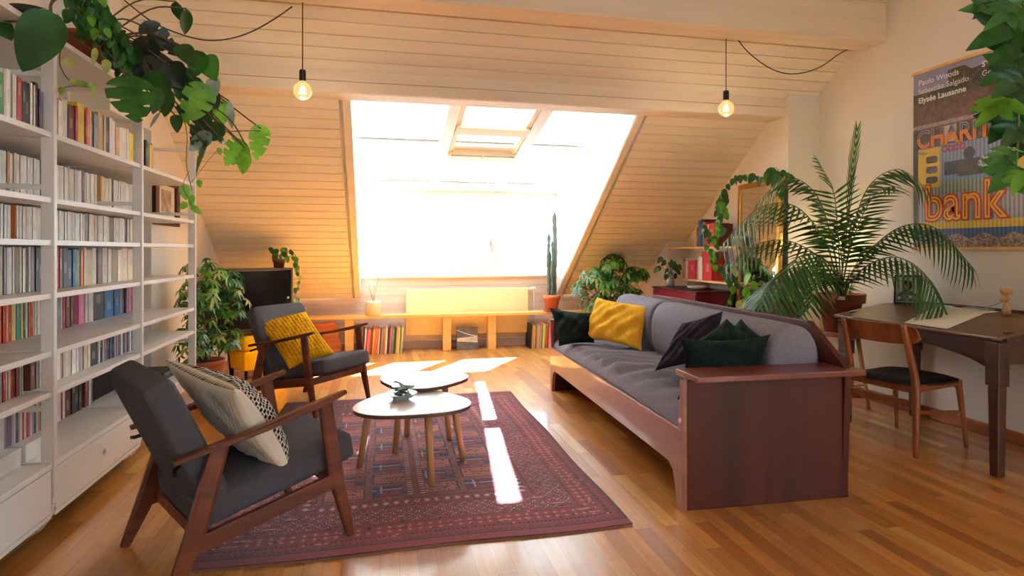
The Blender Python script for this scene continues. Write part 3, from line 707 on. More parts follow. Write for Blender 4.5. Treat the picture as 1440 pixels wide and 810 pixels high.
# ------------------------------------------------------------------ books
cov, nt, b = newmat('book_cover'); L = nt.links.new
oi = N(nt, 'ShaderNodeObjectInfo'); tc = N(nt, 'ShaderNodeTexCoord'); sp = N(nt, 'ShaderNodeSeparateXYZ'); L(tc.outputs['Generated'], sp.inputs[0])
r1 = N(nt, 'ShaderNodeMath', operation='MULTIPLY_ADD'); r1.inputs[1].default_value = .45; r1.inputs[2].default_value = .3; L(oi.outputs['Random'], r1.inputs[0])
df = N(nt, 'ShaderNodeMath', operation='SUBTRACT'); L(sp.outputs['Z'], df.inputs[0]); L(r1.outputs[0], df.inputs[1])
ab = N(nt, 'ShaderNodeMath', operation='ABSOLUTE'); L(df.outputs[0], ab.inputs[0])
lt = N(nt, 'ShaderNodeMath', operation='LESS_THAN'); lt.inputs[1].default_value = .14; L(ab.outputs[0], lt.inputs[0])
nz = N(nt, 'ShaderNodeTexNoise'); nz.inputs['Scale'].default_value = 260; nz.inputs['Detail'].default_value = 1; L(tc.outputs['Object'], nz.inputs['Vector'])
g2 = N(nt, 'ShaderNodeMath', operation='GREATER_THAN'); g2.inputs[1].default_value = .5; L(nz.outputs['Fac'], g2.inputs[0])
yy = N(nt, 'ShaderNodeMath', operation='SUBTRACT'); yy.inputs[1].default_value = .5; L(sp.outputs['Y'], yy.inputs[0]); ya = N(nt, 'ShaderNodeMath', operation='ABSOLUTE'); L(yy.outputs[0], ya.inputs[0])
y3 = N(nt, 'ShaderNodeMath', operation='LESS_THAN'); y3.inputs[1].default_value = .2; L(ya.outputs[0], y3.inputs[0])
xx = N(nt, 'ShaderNodeMath', operation='GREATER_THAN'); xx.inputs[1].default_value = .98; L(sp.outputs['X'], xx.inputs[0])
ml = N(nt, 'ShaderNodeMath', operation='MULTIPLY'); L(lt.outputs[0], ml.inputs[0]); L(g2.outputs[0], ml.inputs[1])
m2_ = N(nt, 'ShaderNodeMath', operation='MULTIPLY'); L(ml.outputs[0], m2_.inputs[0]); L(y3.outputs[0], m2_.inputs[1])
m3_ = N(nt, 'ShaderNodeMath', operation='MULTIPLY'); L(m2_.outputs[0], m3_.inputs[0]); L(xx.outputs[0], m3_.inputs[1])
m4_ = N(nt, 'ShaderNodeMath', operation='MULTIPLY'); m4_.inputs[1].default_value = .4; L(m3_.outputs[0], m4_.inputs[0])
bw_ = N(nt, 'ShaderNodeRGBToBW'); L(oi.outputs['Color'], bw_.inputs[0])
gt = N(nt, 'ShaderNodeMath', operation='LESS_THAN'); gt.inputs[1].default_value = .35; L(bw_.outputs[0], gt.inputs[0])
mc = N(nt, 'ShaderNodeMix', data_type='RGBA'); mc.inputs['A'].default_value = (.05, .04, .04, 1); mc.inputs['B'].default_value = (.75, .7, .6, 1); L(gt.outputs[0], mc.inputs['Factor'])
mx = N(nt, 'ShaderNodeMix', data_type='RGBA'); L(m4_.outputs[0], mx.inputs['Factor']); L(oi.outputs['Color'], mx.inputs['A']); L(mc.outputs['Result'], mx.inputs['B'])
L(mx.outputs['Result'], b.inputs['Base Color']); b.inputs['Roughness'].default_value = .5
BC = dict(white=(240, 237, 231), cream=(230, 218, 198), red=(176, 28, 36), black=(30, 28, 32), navy=(34, 42, 82), blue=(40, 98, 146), teal=(32, 124, 132), green=(58, 138, 66),
          yellow=(232, 198, 44), orange=(226, 118, 34), brown=(98, 42, 30), tan=(196, 148, 84), grey=(132, 130, 132), lilac=(176, 166, 190), purple=(86, 54, 132), pink=(214, 116, 152), sand=(206, 190, 160))
def book(x, y0, w, h, dp, z, col, lean=0., name='book'):
    m = MB(); c = .0018
    m.box(-dp, 0, 0, c, 0, h).box(-dp, 0, w-c, w, 0, h).box(-c, .0, 0, w, 0, h)
    m.box(-dp+.003, -c, c, w-c, .003, h-.003, 1)
    o = m.build(name, [cov, M['paper']], fix=False); o.location = (x, y0, z); o.rotation_euler = (lean, 0, 0)
    r, g, b_ = BC[col]; j = random.uniform(.9, 1.06); c_ = srgb(min(255, r*j), min(255, g*j), min(255, b_*j)); o.color = c_
    return o
ROWN = ['top book shelf', 'second shelf', 'third shelf', 'fourth shelf', 'fifth shelf', 'sixth shelf', 'cabinet top']
BAY = ['left bay', 'middle bay', 'right bay']
seen = set()
def yx(px, X): return at_x(px, 400, X).y
def fill(row, bay, X, px0, px1, cols, hr, dp=.165, z=None, rnd=.2):
    """row of spines on plane X that is seen between two picture columns; widths follow the list"""
    z = (SH[row] if z is None else z)+.0006; y0, y1 = yx(px0, X), yx(px1, X)
    ws = [(c[1] if isinstance(c, tuple) else .022*random.uniform(1-rnd, 1+rnd)) for c in cols]; k_ = (y1-y0)/(sum(ws)); cs = [c[0] if isinstance(c, tuple) else c for c in cols]
    y = y0; items = []
    for i, (c, w) in enumerate(zip(cs, ws)):
        w *= k_; h = random.uniform(*hr)
        for ly in LY:
            if y < ly+.016 and y+w > ly-.016: y = ly+.0165
        o = book(X-random.uniform(0, .006), y, w-.0008, h, dp, z, c); y += w
        size = 'thin' if w < .02 else ('thick' if w > .05 else 'narrow' if w < .03 else 'medium')
        l = cs[i-1] if i else 'the upright'; rr = cs[i+1] if i < len(cs)-1 else 'the row end'; tail = '%s, %s' % (ROWN[row], BAY[bay])
        lab = '%s %s book between %s and %s, %s' % (size, c, l, rr, tail)
        if lab in seen: lab = '%s %s book right of %s then %s, left of %s, %s' % (size, c, cs[i-2] if i > 1 else 'upright', l, rr, tail)
        if lab in seen: lab = '%s %s book right of %s then %s, left of %s and %s, %s' % (size, c, cs[i-2] if i > 1 else 'upright', l, rr, cs[i+2] if i < len(cs)-2 else 'end', ROWN[row])
        if lab in seen: lab = '%s %s' % ('taller' if h > sum(hr)/2 else 'lower', lab)
        seen.add(lab); tag(o, lab, 'book', 'books on the %s, %s' % (ROWN[row], BAY[bay]))
    return y
def journals(row, bay, X, px0, px1, hr, spec):
    y, y1 = yx(px0, X), yx(px1, X); z = SH[row]+.0006; k = 0
    while y < y1-.014:
        w = random.uniform(.020, .030); k += 1
        c = 'white' if random.random() < .7 else 'cream'
        lab = 'off-white journal in the even row on the %s, %s' % (ROWN[row], BAY[bay])
        if k in spec:
            c, w = spec[k]; lab = 'single %s spine among the off-white journals on the %s, %s' % (c, ROWN[row], BAY[bay])
        for ly in LY:
            if y < ly+.016 and y+w > ly-.016: y = ly+.0165
        o = book(X-random.uniform(0, .003), y, w-.0006, random.uniform(*hr) if k not in spec else hr[1], .15, z, c, name='journal'); y += w
        tag(o, lab, 'magazine', 'off-white journals, %s, %s' % (ROWN[row], BAY[bay]))
random.seed(11)
fill(0, 0, -1.42, -12, 66, ['white', 'white', ('green', .035), ('white', .02), ('white', .03), ('white', .03), ('red', .035), ('black', .03), ('black', .03), ('white', .022), ('cream', .015), ('black', .025), ('purple', .012), 'grey', 'white'], (.165, .195))
fill(0, 1, -1.42, 82, 197, [('white', .03), ('cream', .04), ('brown', .045), ('red', .02), ('yellow', .055), ('red', .016), ('orange', .02), ('cream', .012), ('black', .018), ('grey', .04), ('tan', .045), ('sand', .018), ('black', .03), ('cream', .035), ('white', .02), ('tan', .04), ('white', .03), ('cream', .05), 'white', ('yellow', .05), ('black', .03), ('white', .03)], (.165, .20))
fill(0, 2, -1.42, 205, 217, ['black', 'grey', 'yellow', 'tan', 'sand'], (.15, .17))
journals(1, 0, -1.62, -8, 67, (.205, .212), {4: ('tan', .02), 14: ('black', .008)})
journals(1, 1, -1.62, 80, 200, (.205, .212), {11: ('grey', .035), 18: ('tan', .022), 24: ('black', .028)})
journals(2, 0, -1.55, -8, 67, (.148, .153), {6: ('orange', .008)})
journals(2, 1, -1.55, 80, 178, (.148, .153), {12: ('grey', .045), 29: ('navy', .03), 30: ('black', .02), 31: ('blue', .016)})
fill(2, 1, -1.55, 179, 200, ['sand', ('cream', .05), 'sand', 'cream'], (.148, .153))
fill(3, 0, -1.53, -10, 67, ['white', 'white', 'cream', 'white', 'grey', 'white', 'white', 'white', 'cream', 'white', 'grey', 'white', 'grey', ('white', .02), ('black', .03), ('black', .025), ('green', .012), ('tan', .012), ('navy', .012), ('purple', .032), ('red', .022)], (.195, .203))
fill(3, 1, -1.53, 80, 197, ['red', 'brown', ('black', .04), ('navy', .035), ('blue', .02), ('teal', .02), ('yellow', .01), ('teal', .018), ('orange', .025), ('cream', .02), ('sand', .06), ('white', .04), ('black', .012), ('grey', .045), ('white', .05), ('black', .012), ('white', .035), ('cream', .045), ('cream', .07), ('sand', .09), ('cream', .06), ('yellow', .035), ('yellow', .03)], (.185, .203))
fill(4, 0, -1.73, -10, 67, ['red', 'purple', 'red', 'orange', ('red', .026), ('orange', .024), ('red', .03), 'yellow', 'cream', 'green', 'teal', 'yellow', 'blue', 'white', 'orange', 'red', 'tan', 'cream', ('white', .03), ('cream', .035), 'white', 'red'], (.17, .195))
fill(4, 1, -1.73, 80, 197, [('grey', .03), ('white', .015), ('red', .02), ('brown', .03), ('brown', .018), ('pink', .045), ('white', .025), ('cream', .02), ('white', .02), ('black', .10), ('blue', .085), ('navy', .012), ('blue', .05), ('grey', .03), ('navy', .02), ('black', .015), ('pink', .03), ('white', .015), ('pink', .03), ('purple', .018), ('white', .02), 'green', 'orange', 'cream', 'orange'], (.185, .21))
fill(5, 0, -1.49, -10, 67, ['red', 'white', 'red', 'grey', 'red', 'white', 'cream', 'red', 'brown', 'red', ('green', .014), ('white', .012), ('cream', .012), ('brown', .05), ('grey', .03), ('white', .02), ('white', .045), ('white', .03), ('white', .022), ('pink', .02), 'white'], (.135, .15))
fill(5, 1, -1.49, 80, 197, ['white', 'sand', 'white', 'white', 'cream', ('white', .035), 'white', 'lilac', 'white', ('sand', .035), 'white', ('black', .075), ('white', .015), ('black', .025), ('lilac', .02), ('grey', .02), ('black', .015), ('brown', .02), ('blue', .02), ('navy', .03), ('white', .02), ('lilac', .025), ('grey', .02), ('white', .02), ('lilac', .02), ('navy', .015), ('grey', .02), ('white', .018), 'blue', ('black', .02), ('orange', .02), ('yellow', .014), 'grey', 'navy', 'white'], (.125, .15))
fill(6, 1, -1.70, 80, 126, [('white', .035), ('red', .02), ('white', .02), ('brown', .055), ('black', .035), ('black', .03), ('black', .03), ('brown', .035), ('white', .02), ('grey', .02)], (.19, .225), z=.322)
# slim disc cases in the left bay
y = yx(-4, -1.565); k = 0
dc = ['white', 'white', 'white', 'lilac', 'white', 'white', 'white', 'lilac', 'white', 'white', 'white', 'white', 'navy', 'blue', 'lilac', 'navy', 'white', 'lilac', 'white', 'lilac', 'red', 'white', 'red', 'pink', 'white', 'lilac', 'navy', 'tan', 'brown']
while y < yx(67, -1.565) and k < len(dc):
    if y < LY[1]+.016 and y+.0155 > LY[1]-.016: y = LY[1]+.0165
    if y > LY[1]: break
    o = book(-1.565, y, .0152, .19, .135, .4006, dc[k], name='disc_case'); y += .0158
    tag(o, 'slim %s disc case in the row at the bottom of the left bay' % dc[k], 'disc case', 'slim %s disc cases, bottom of left bay' % dc[k]); k += 1
y = LY[1]+.0165
for c_ in ['lilac', 'white', 'navy', 'lilac', 'white', 'red', 'white', 'red', 'pink', 'white', 'lilac', 'navy', 'white', 'tan', 'brown', 'black']:
    o = book(-1.565, y, .0152, .19, .135, .4006, c_, name='disc_case'); y += .0158
    tag(o, 'slim %s disc case seen just left of the nearest upright, lowest row' % c_, 'disc case', 'slim %s disc cases by the nearest upright' % c_)
# black stereo box and flat things on the middle bay cabinet
t = thing('stereo_speaker', 'long black box speaker on the bookcase base right of the encyclopedias', 'speaker', (-1.82, 4.16, .3225))
MB().box(-.10, .10, -.16, .50, 0, .16).build('body', M['blackm'], t, bevel=.004)
MB().box(.10, .106, -.15, .49, .01, .15).build('grille', mat('speaker_cloth', (30, 30, 34), .95, bump=.4, bscale=600), t)
o = MB().box(-.12, .10, -.10, .10, 0, .012).box(-.1, .11, -.09, .09, .012, .03, 1).build('magazine_pile', [M['paper'], cov], bevel=.002); o.location = (-1.54, 4.42, .323); o.color = srgb(225, 225, 228)
tag(o, 'flat pile of white papers on the lowest open shelf, right bay', 'papers')
o = MB().box(-.13, .10, -.14, .16, 0, .05).build('player', M['blackm'], bevel=.003); o.location = (-1.60, 4.80, .323)
tag(o, 'flat black media player on the lowest open shelf, right bay', 'media player')
# framed picture on the left wall, behind the shelves
t = thing('wall_picture', 'dark framed small picture hung on the left wall behind the bookcase end', 'picture', (XL+.001, 5.32, 1.64))
m = MB()
m.box(0, .03, -.28, -.205, -.19, .19).box(0, .03, .205, .28, -.19, .19).box(0, .03, -.205, .205, -.19, -.135).box(0, .03, -.205, .205, .135, .19)
m.build('frame', M['mahog'], t, bevel=.004)
MB().box(0, .008, -.205, .205, -.14, .14).build('mount', M['cream'], t)
o = MB().box(.008, .010, -.10, .12, -.08, .10).build('print', mat('faded_print', (176, 160, 140), .8, var=.4, scale=14), t)
# ================================================================== CABINET IN THE LEFT CORNER
ca, cb = Vector((-1.52, 6.10, 0)), Vector((-.90, 6.62, 0)); an = math.atan2(.52, .62)
t = thing('sideboard', 'glossy black cabinet on thin metal legs in the left corner under the slope', 'cabinet', ca, an)
Lc = (cb-ca).length; dpt = .22
fr = mat('cabinet_shell', (74, 66, 60), .4, var=.1)
MB().box(-.0, Lc, 0.0, dpt, 1.045, 1.067).build('top', fr, t, bevel=.003)
MB().box(-.0, Lc, 0.01, dpt, .445, .468).build('bottom', M['oak'], t, bevel=.003)
MB().box(0, .018, 0.005, dpt, .468, 1.045).build('side_panel', fr, t); MB().box(Lc-.018, Lc, 0.005, dpt, .468, 1.045).build('side_panel', fr, t)
dr = MB().box(.02, Lc-.02, .004, .022, .47, 1.043).build('door', M['black'], t, bevel=.002)
m = MB(); m.lathe([(0, 0), (.01, 0), (.008, .012), (.014, .02), (.012, .028), (0, .03)], n=16); kb = m.build('knob', M['chrome'], dr, smooth=True); kb.location = (Lc-.07, .004, .76); kb.rotation_euler = (math.radians(90), 0, 0)
MB().box(.02, Lc-.02, -.10, .0, .452, .466).build('flap', M['blackm'], t, bevel=.002)
for x in (.12, Lc-.08):
    for y in (.03, dpt-.03):
        MB().tube([(x, y, .445), (x+(.035 if y < .1 else .01), y+(-.01 if y < .1 else .01), 0)], .008, 8).build('leg', M['metal'], t, smooth=True)
t = thing('ottoman', 'yellow felt storage ottoman standing under the black cabinet', 'ottoman', (-1.20, 6.36, 0), an)
T1 = Matrix.Translation((0, .0, .185)); m = MB(); roundbox(m, .46, .34, .19, T1, r=.02); m.build('body', M['ottoman'], t, smooth=True)
m = MB(); roundbox(m, .47, .35, .13, Matrix.Translation((0, 0, .345)), r=.03, bulge=.006); m.build('lid', M['ottoman'], t, smooth=True)
for x in (-.19, .19):
    for y in (-.13, .13): MB().tube([(x, y, .095), (x, y, 0)], [.016, .011], 10).build('leg', M['blackm'], t)
# ================================================================== BENCH, RADIATOR, RECORDS
t = thing('radiator', 'flat cream panel radiator on the boards below the dormer window', 'radiator', (1.10, 7.56, 0))
m = MB(); m.box(-.79, .79, 0, .06, .178, .762); m.build('panel', M['radiator'], t, bevel=.008, seg=3)
m = MB(); m.tube([(.83, .035, .74), (.87, .035, .735)], .012, 8).tube([(.87, .035, .735), (.875, .035, .70), (.875, .035, .0)], .009, 8); m.build('pipe', M['white'], t, smooth=True)
MB().tube([(.80, .03, .745), (.83, .03, .745), (.86, .03, .745), (.90, .03, .745)], [.012, .022, .026, .020], 14).build('valve', M['white'], t, smooth=True)
for x in (-.6, .6): MB().box(x-.015, x+.015, .06, .088, .6, .72).build('bracket', M['white'], t)
t = thing('bench', 'long low pine bench running under the dormer window', 'bench', (0, 7.43, 0))
MB().box(-1.02, 2.75, -.075, .115, .425, .462).build('bench_top', M['pine'], t, bevel=.004)
for x in (-.365, .81, 1.38, 2.45): MB().box(x-.052, x+.052, -.03, .07, 0, .425).build('leg', M['pine'], t, bevel=.004)
m = MB(); m.prism([(-1.0, .0), (-.47, .0), (-.46, .12), (-.50, .20), (-.48, .30), (-.54, .36), (-.52, .40), (-.7, .37), (-.86, .40), (-1.0, .36)], .02, .05, 'y')
m.build('live_edge_board', wood('russet_board', (196, 104, 48), (160, 76, 32), .45, 0, 2), t, bevel=.004)
random.seed(21)
RC = ['black', 'white', 'red', 'cream', 'brown', 'orange', 'sand', 'tan', 'red', 'cream', 'pink', 'grey', 'yellow', 'navy', 'tan', 'green', 'pink']
def records(x0, x1, y, side, lean):
    x = x0; k = 0
    while x < x1:
        w = random.uniform(.009, .02); c = random.choice(RC) if k else 'black'; h = random.uniform(.285, .315)
        m = MB(); m.box(0, w, 0, .26, 0, h); o = m.build('record_sleeve', [cov], fix=False)
        ln = lean*random.uniform(.7, 1.1); o.location = (x, y+random.uniform(0, .012), .0005); o.rotation_euler = (0, ln, 0); 
        r, g, b_ = BC[c]; o.color = srgb(r, g, b_)
        tag(o, '%s record sleeve among the upright records under the %s end of the bench' % (c, side), 'record', '%s record sleeves under the %s bench end' % (c, side))
        x += w+.0015; k += 1
records(-.27, .24, 7.33, 'left', .075); records(1.86, 2.14, 7.33, 'right', .06)
t = thing('picture_sleeve', 'square framed grey picture leaning below the middle of the bench', 'picture', (1.065, 7.40, 0))
R_ = Matrix.Rotation(math.radians(-8), 4, 'X')
MB().box(-.135, .135, -.006, .006, .0, .285, R=R_).build('board', mat('grey_picture', (96, 90, 84), .5, var=.4, scale=9), t)
m = MB(); m.add([R_ @ Vector(v) for v in ((-.13, -.0075, .11), (.13, -.0075, .09), (.13, -.0075, .17), (-.13, -.0075, .15))], [(0, 1, 2, 3)]); m.build('print', mat('pale_print', (206, 198, 182), .5, var=.2, scale=20), t)
m = MB(); pts = [R_ @ Vector((-.13+.26*i/12, -.008, .25-.05*math.sin(i/12*1.6)-.03*i/12)) for i in range(13)]; m.tube(pts, .004, 6); m.build('curve', M['paper'], t)
t = thing('planter_mug', 'cream ceramic pot with thin sprigs on the left of the bench', 'planter', (-.085, 7.42, .4625))
MB().lathe([(0, 0), (.07, 0), (.088, .02), (.095, .16), (.09, .17), (.083, .16), (.08, .14), (0, .13)], n=28).build('pot', M['ceramic'], t, smooth=True)
m = MB(); 
for a, l in ((.3, .35), (1.4, .22), (2.6, .28), (4, .2)):
    m.tube(cr([(0, 0, .13), (.03*math.cos(a), .03*math.sin(a), .13+l*.5), (.08*math.cos(a), .08*math.sin(a), .13+l)], 5), .0025, 5)
m.build('stem', M['bark'], t)
# ================================================================== RIGHT ALCOVE
t = thing('chest_of_drawers', 'burgundy lacquered chest of drawers behind the sofa', 'chest of drawers', (3.15, 5.53, 0))
MB().box(0.012, .47, 0, .98, 0, .80).build('body', M['burg'], t, bevel=.003)
MB().box(-.005, .475, -.012, .992, .80, .826).build('top', M['burgd'], t, bevel=.003)
for k in range(4): MB().box(-.004, .012, .008, .972, .02+k*.195, .205+k*.195).build('drawer', M['burg'], t, bevel=.003)
for z, nm, y1 in ((1.29, 'upper', 6.66), (.925, 'lower', 6.5)):
    o = MB().box(0, .24, 0, y1-5.22, -.022, 0).build('wall_shelf', M['pine'], bevel=.002); o.location = (3.425, 5.22, z)
    tag(o, '%s pale wooden wall shelf in the alcove behind the sofa' % nm, 'shelf', 'alcove wall shelves')
def abook(y, w, h, z, c, dp=.18, nm='upper', lean=0):
    o = book(3.63, y, w, h, dp, z+.0006, c); o.rotation_euler = (lean, 0, math.pi); o.location = (3.45, y+w, z+.0006); return o
random.seed(3); used = []
def arow(y, z, seq, nm):
    for i, (c, w, h) in enumerate(seq):
        o = abook(y-w, w, h, z, c); y -= w+.001
        l = seq[i-1][0] if i else 'the slope'; r_ = seq[i+1][0] if i < len(seq)-1 else 'the plant'
        lab = '%s %s book between %s and %s on the %s alcove shelf' % ('tall' if h > .2 else 'small', c, l, r_, nm)
        if lab in used: lab = lab.replace('book', 'paperback')
        used.append(lab); tag(o, lab, 'book', 'books on the %s alcove shelf' % nm)
arow(6.10, 1.29, [('sand', .03, .17), ('tan', .03, .20), ('brown', .03, .22), ('blue', .045, .29), ('navy', .05, .30), ('grey', .03, .27), ('red', .03, .27), ('red', .035, .25), ('white', .02, .24), ('red', .12, .25), ('brown', .05, .24)], 'upper')
arow(6.38, .925, [('yellow', .025, .22), ('grey', .03, .22), ('pink', .04, .2), ('white', .03, .23), ('sand', .03, .2), ('red', .16, .21), ('black', .02, .2), ('pink', .03, .21), ('cream', .04, .27), ('white', .04, .25), ('red', .03, .31), ('red', .16, .31)], 'lower')
t = thing('ceramic_bowl', 'pale grey oval bowl on the burgundy chest of drawers', 'bowl', (3.30, 5.78, .8265))
MB().lathe([(0, 0), (.05, 0), (.09, .02), (.10, .04), (.094, .042), (.05, .012), (0, .008)], n=26).build('bowl', mat('grey_ceramic', (190, 190, 188), .35), t, smooth=True)
# ================================================================== DESK AND CHAIR
t = thing('writing_desk', 'antique dark wooden writing desk with a slanted top against the right wall', 'desk', (3.30, 2.60, 0))
DW, DL = .68, 1.15
zt = lambda x: .775+.075*min(1, (x+.02)/.45)
m = MB(); m.prism([(-.02, .757), (-.02, .775), (.43, .85), (DW, .85), (DW, .828), (.43, .830)], -.015, DL+.04, 'y'); m.build('desktop', M['desktop'], t, bevel=.004)
m = MB(); m.box(DW-.02, DW, -.015, DL+.04, .85, .868); m.build('back_ledge', M['desk'], t, bevel=.003)
def arch(y0, y1, n=14):
    top = [(y0, .757), (y1, .757)]; out = [(y1, .60)]
    for i in range(n+1):
        g = i/n; y = y1-.03+(y0+.03-(y1-.03))*g; out.append((y, .60+.075*math.sin(math.pi*g)**.7))
    return [(y0, .757), (y1, .757)]+out+[(y0, .60)]
m = MB(); m.prism(arch(.06, DL-.05), .01, .032, 'x'); m.build('apron', M['desk'], t, bevel=.002)
m = MB(); m.box(.06, DW-.06, .0, .022, .62, .80); m.build('side_apron', M['desk'], t, bevel=.002)
m = MB(); m.box(.06, DW-.06, DL-.03, DL-.008, .62, .80); m.build('side_apron', M['desk'], t, bevel=.002)
for x in (.03, DW-.05):
    for y in (.03, DL-.03):
        h = zt(x-.05)-.03; m = MB(); m.bar((x, y, 0), (x, y, .50), .050, .050, .062, .062, up=(1, 0, 0)); m.bar((x, y, .50), (x, y, h), .078, .078, .078, .078, up=(1, 0, 0)); m.build('leg', M['desk'], t, bevel=.006)
dz = lambda x: zt(x-3.30)-.0
# paper sheet lying on the slanted top
pp = [Vector((3.305, 3.207, 0)), Vector((3.305, 2.905, 0)), Vector((3.92, 3.073, 0)), Vector((3.92, 3.455, 0))]
for p in pp: p.z = dz(p.x)+.003
def sheet(a, b):
    p = (pp[0]*(1-a)+pp[1]*a)*(1-b)+(pp[3]*(1-a)+pp[2]*a)*b; return p.x, p.y, zt(p.x-3.30)+.0025
m = MB(); m.grid(sheet, 4, 30)
pg = thing('paper_sheet', 'large sheet of white paper lying across the desk top', 'paper'); m.build('sheet', M['paper'], pg)
m = MB(); 
for k in range(5):
    a = .10+.012*k; p0 = Vector(sheet(.10+.10*k, .30)); p1 = Vector(sheet(.18+.10*k, .30))
    m.bar((p0.x, p0.y, p0.z+.001), (p1.x, p1.y, p1.z+.001), .006, .0006)
m.build('pink_line', mat('pink_ink', (222, 130, 150), .7), pg)
a, c = at_y(1311, 430, 3.66), None
o = MB().box(-.012, .012, -.16, .16, 0, .008).build('ruler', M['chrome'], bevel=.001); o.location = (3.93, 3.55, .851); tag(o, 'slim metal ruler at the back of the desk by the wall', 'ruler')
o = MB().box(-.03, .03, -.09, .09, 0, .014).build('pencil_case', mat('grey_plastic', (150, 152, 158), .4), bevel=.004); o.location = (3.92, 3.22, .8505); tag(o, 'low grey case at the back of the desk, right of the ruler', 'case')
# portrait in black frame
pf = thing('photo_frame', 'small black photo frame with a portrait standing on the desk', 'photo frame', (3.80, 3.66, .851), math.radians(-60))
fw, fh = .085, .215
T = Matrix.Rotation(math.radians(-6), 4, 'X')
m = MB(); m.box(-fw, fw, -.008, .008, 0, .014, R=T).box(-fw, fw, -.008, .008, fh-.014, fh, R=T).box(-fw, -fw+.012, -.008, .008, .014, fh-.014, R=T).box(fw-.012, fw, -.008, .008, .014, fh-.014, R=T)
m.build('frame', M['blackm'], pf, bevel=.001)
ph = MB().box(-fw+.012, fw-.012, -.001, .004, .014, fh-.014, R=T).build('photo', mat('photo_ground', (186, 190, 182), .4, var=.1), pf)
def blob(m, cx, cz, rx, rz, y, n=20, mi=0): m.add([T @ Vector((cx+rx*math.cos(6.2832*k/n), y, cz+rz*math.sin(6.2832*k/n))) for k in range(n)], [tuple(range(n))], mi)
m = MB(); blob(m, -.002, .138, .032, .042, -.0020, mi=0); blob(m, -.004, .13, .017, .026, -.0026, mi=1)
m.add([T @ Vector(v) for v in ((-.070, -.0022, .018), (.066, -.0022, .018), (.06, -.0022, .075), (.03, -.0022, .098), (-.03, -.0022, .098), (-.062, -.0022, .075))], [tuple(range(6))], 2)
for k, (x, z) in enumerate(((-.02, .06), (.02, .055), (.05, .05), (-.05, .045), (.0, .035))): blob(m, x, z, .012, .012, -.0028, 10, 3+k % 2)
m.build('portrait', [mat('hair_dark', (34, 28, 26), .7), mat('skin_tone', (150, 112, 92), .6), mat('patterned_top', (72, 100, 96), .7, var=.4, scale=60), mat('pink_flower', (206, 110, 128), .7), mat('pale_flower', (220, 206, 206), .7)], pf, fix=False)
MB().bar((0, .01, .15), (0, .075, .002), .03, .003).build('stand', M['blackm'], pf)
# little wooden figure
fg = thing('wooden_figure', 'small turned wooden figure with a green leaf at the right end of the desk', 'figurine', (3.78, 2.93, .851))
MB().lathe([(0, 0), (.022, 0), (.024, .03), (.018, .05), (.014, .075), (0, .08)], n=20).build('base', M['oak'], fg, smooth=True)
m = MB(); m.lathe([(0, 0), (.02, .006), (.028, .022), (.02, .04), (0, .046)], (0, .01, .075), 18); m.build('body', M['oak'], fg, smooth=True)
m = MB(); m.lathe([(0, 0), (.026, .008), (.034, .026), (.026, .046), (0, .054)], (.0, 0, .118), 18); m.build('head', M['oak'], fg, smooth=True)
MB().tube(cr([(0, .0, .09), (-.02, .05, .06), (-.03, .085, .045)], 4), .002, 6).build('twig', M['stem'], fg)
LF = MB(); LF.grid(lambda a, b: (-.03+.02*(a-.5)*math.sin(math.pi*b), .085+.04*b, .045-.035*b+.006*abs(a-.5)), 4, 8); LF.build('leaf', M['l_bri'], fg, fix=False)
# dining chair
c = thing('dining_chair', 'wooden dining chair with curved backrest and black seat pulled up to the desk', 'chair', (3.105, 3.196, 0), math.radians(10.5))
for s in (1, -1):
    m = MB(); pts = [(.0, .232*s, 0), (.012, .225*s, .25), (.02, .215*s, .45), (-.03, .205*s, .66), (-.065, .20*s, .80)]
    m.tube(cr(pts, 5), [.016+.007*math.sin(math.pi*min(1, i/20*1.1)) for i in range(21)], 12); m.build('leg', M['teak'], c, smooth=True)
    m = MB(); m.tube(cr([(.50, .225*s, 0), (.475, .215*s, .22), (.45, .205*s, .425)], 5), [.012+.008*i/10 for i in range(11)], 12); m.build('leg', M['teak'], c, smooth=True)
    MB().bar((.01, .215*s, .405), (.455, .20*s, .415), .022, .045).build('side_rail', M['teak'], c, bevel=.004)
    MB().bar((.012, .22*s, .27), (.475, .212*s, .22), .014, .024).build('stretcher', M['teak'], c, bevel=.004)
MB().bar((.016, -.215, .31), (.016, .215, .31), .018, .045).build('back_stretcher', M['teak'], c, bevel=.004)
MB().bar((.45, -.20, .40), (.45, .20, .40), .022, .045).build('front_rail', M['teak'], c, bevel=.004)
MB().bar((.02, -.205, .40), (.02, .205, .40), .022, .04).build('back_rail', M['teak'], c, bevel=.004)
def backr(a, b):   # outer shell of curved crest rail
    y = (a-.5)*.52; e = 1-abs(2*a-1)**5
    z = .742+(b-.5)*.125*(.42+.58*max(0, e)**.5)-.006*math.cos(y*6); x = -.055-.045*math.cos(y*4.6)+.045-.06*(b-.5)*.5
    return x, y, z
m = MB(); m.grid(lambda a, b: backr(a, b), 30, 8); m.grid(lambda a, b: (backr(1-a, b)[0]+.019, backr(1-a, b)[1], backr(1-a, b)[2]), 30, 8)
for b_ in (0, 1):
    m.grid(lambda a, q: (backr(a, b_)[0]+.019*(q if b_ == 1 else 1-q), backr(a, b_)[1], backr(a, b_)[2]), 30, 1)
for a_ in (0, 1):
    m.grid(lambda q, b: (backr(a_, b)[0]+.019*(q if a_ == 0 else 1-q), backr(a_, b)[1], backr(a_, b)[2]), 1, 8)
m.build('backrest', M['teak'], c, smooth=True, fix=True)
def seatp(a, b, top):
    g = 2*math.pi*a; cx, sx = math.cos(g), math.sin(g)
    r = (abs(cx)**4+abs(sx)**4)**-.25
    x = .235+.245*r*cx*b; y = .235*r*sx*b*(1+.10*(cx*b)); 
    z = .455-.012*(1-b*b) if top else .425
    if top: z -= .018*max(0, b-.85)/.15
    z += .008*(cx*b)**2-.006
    return x, y, z
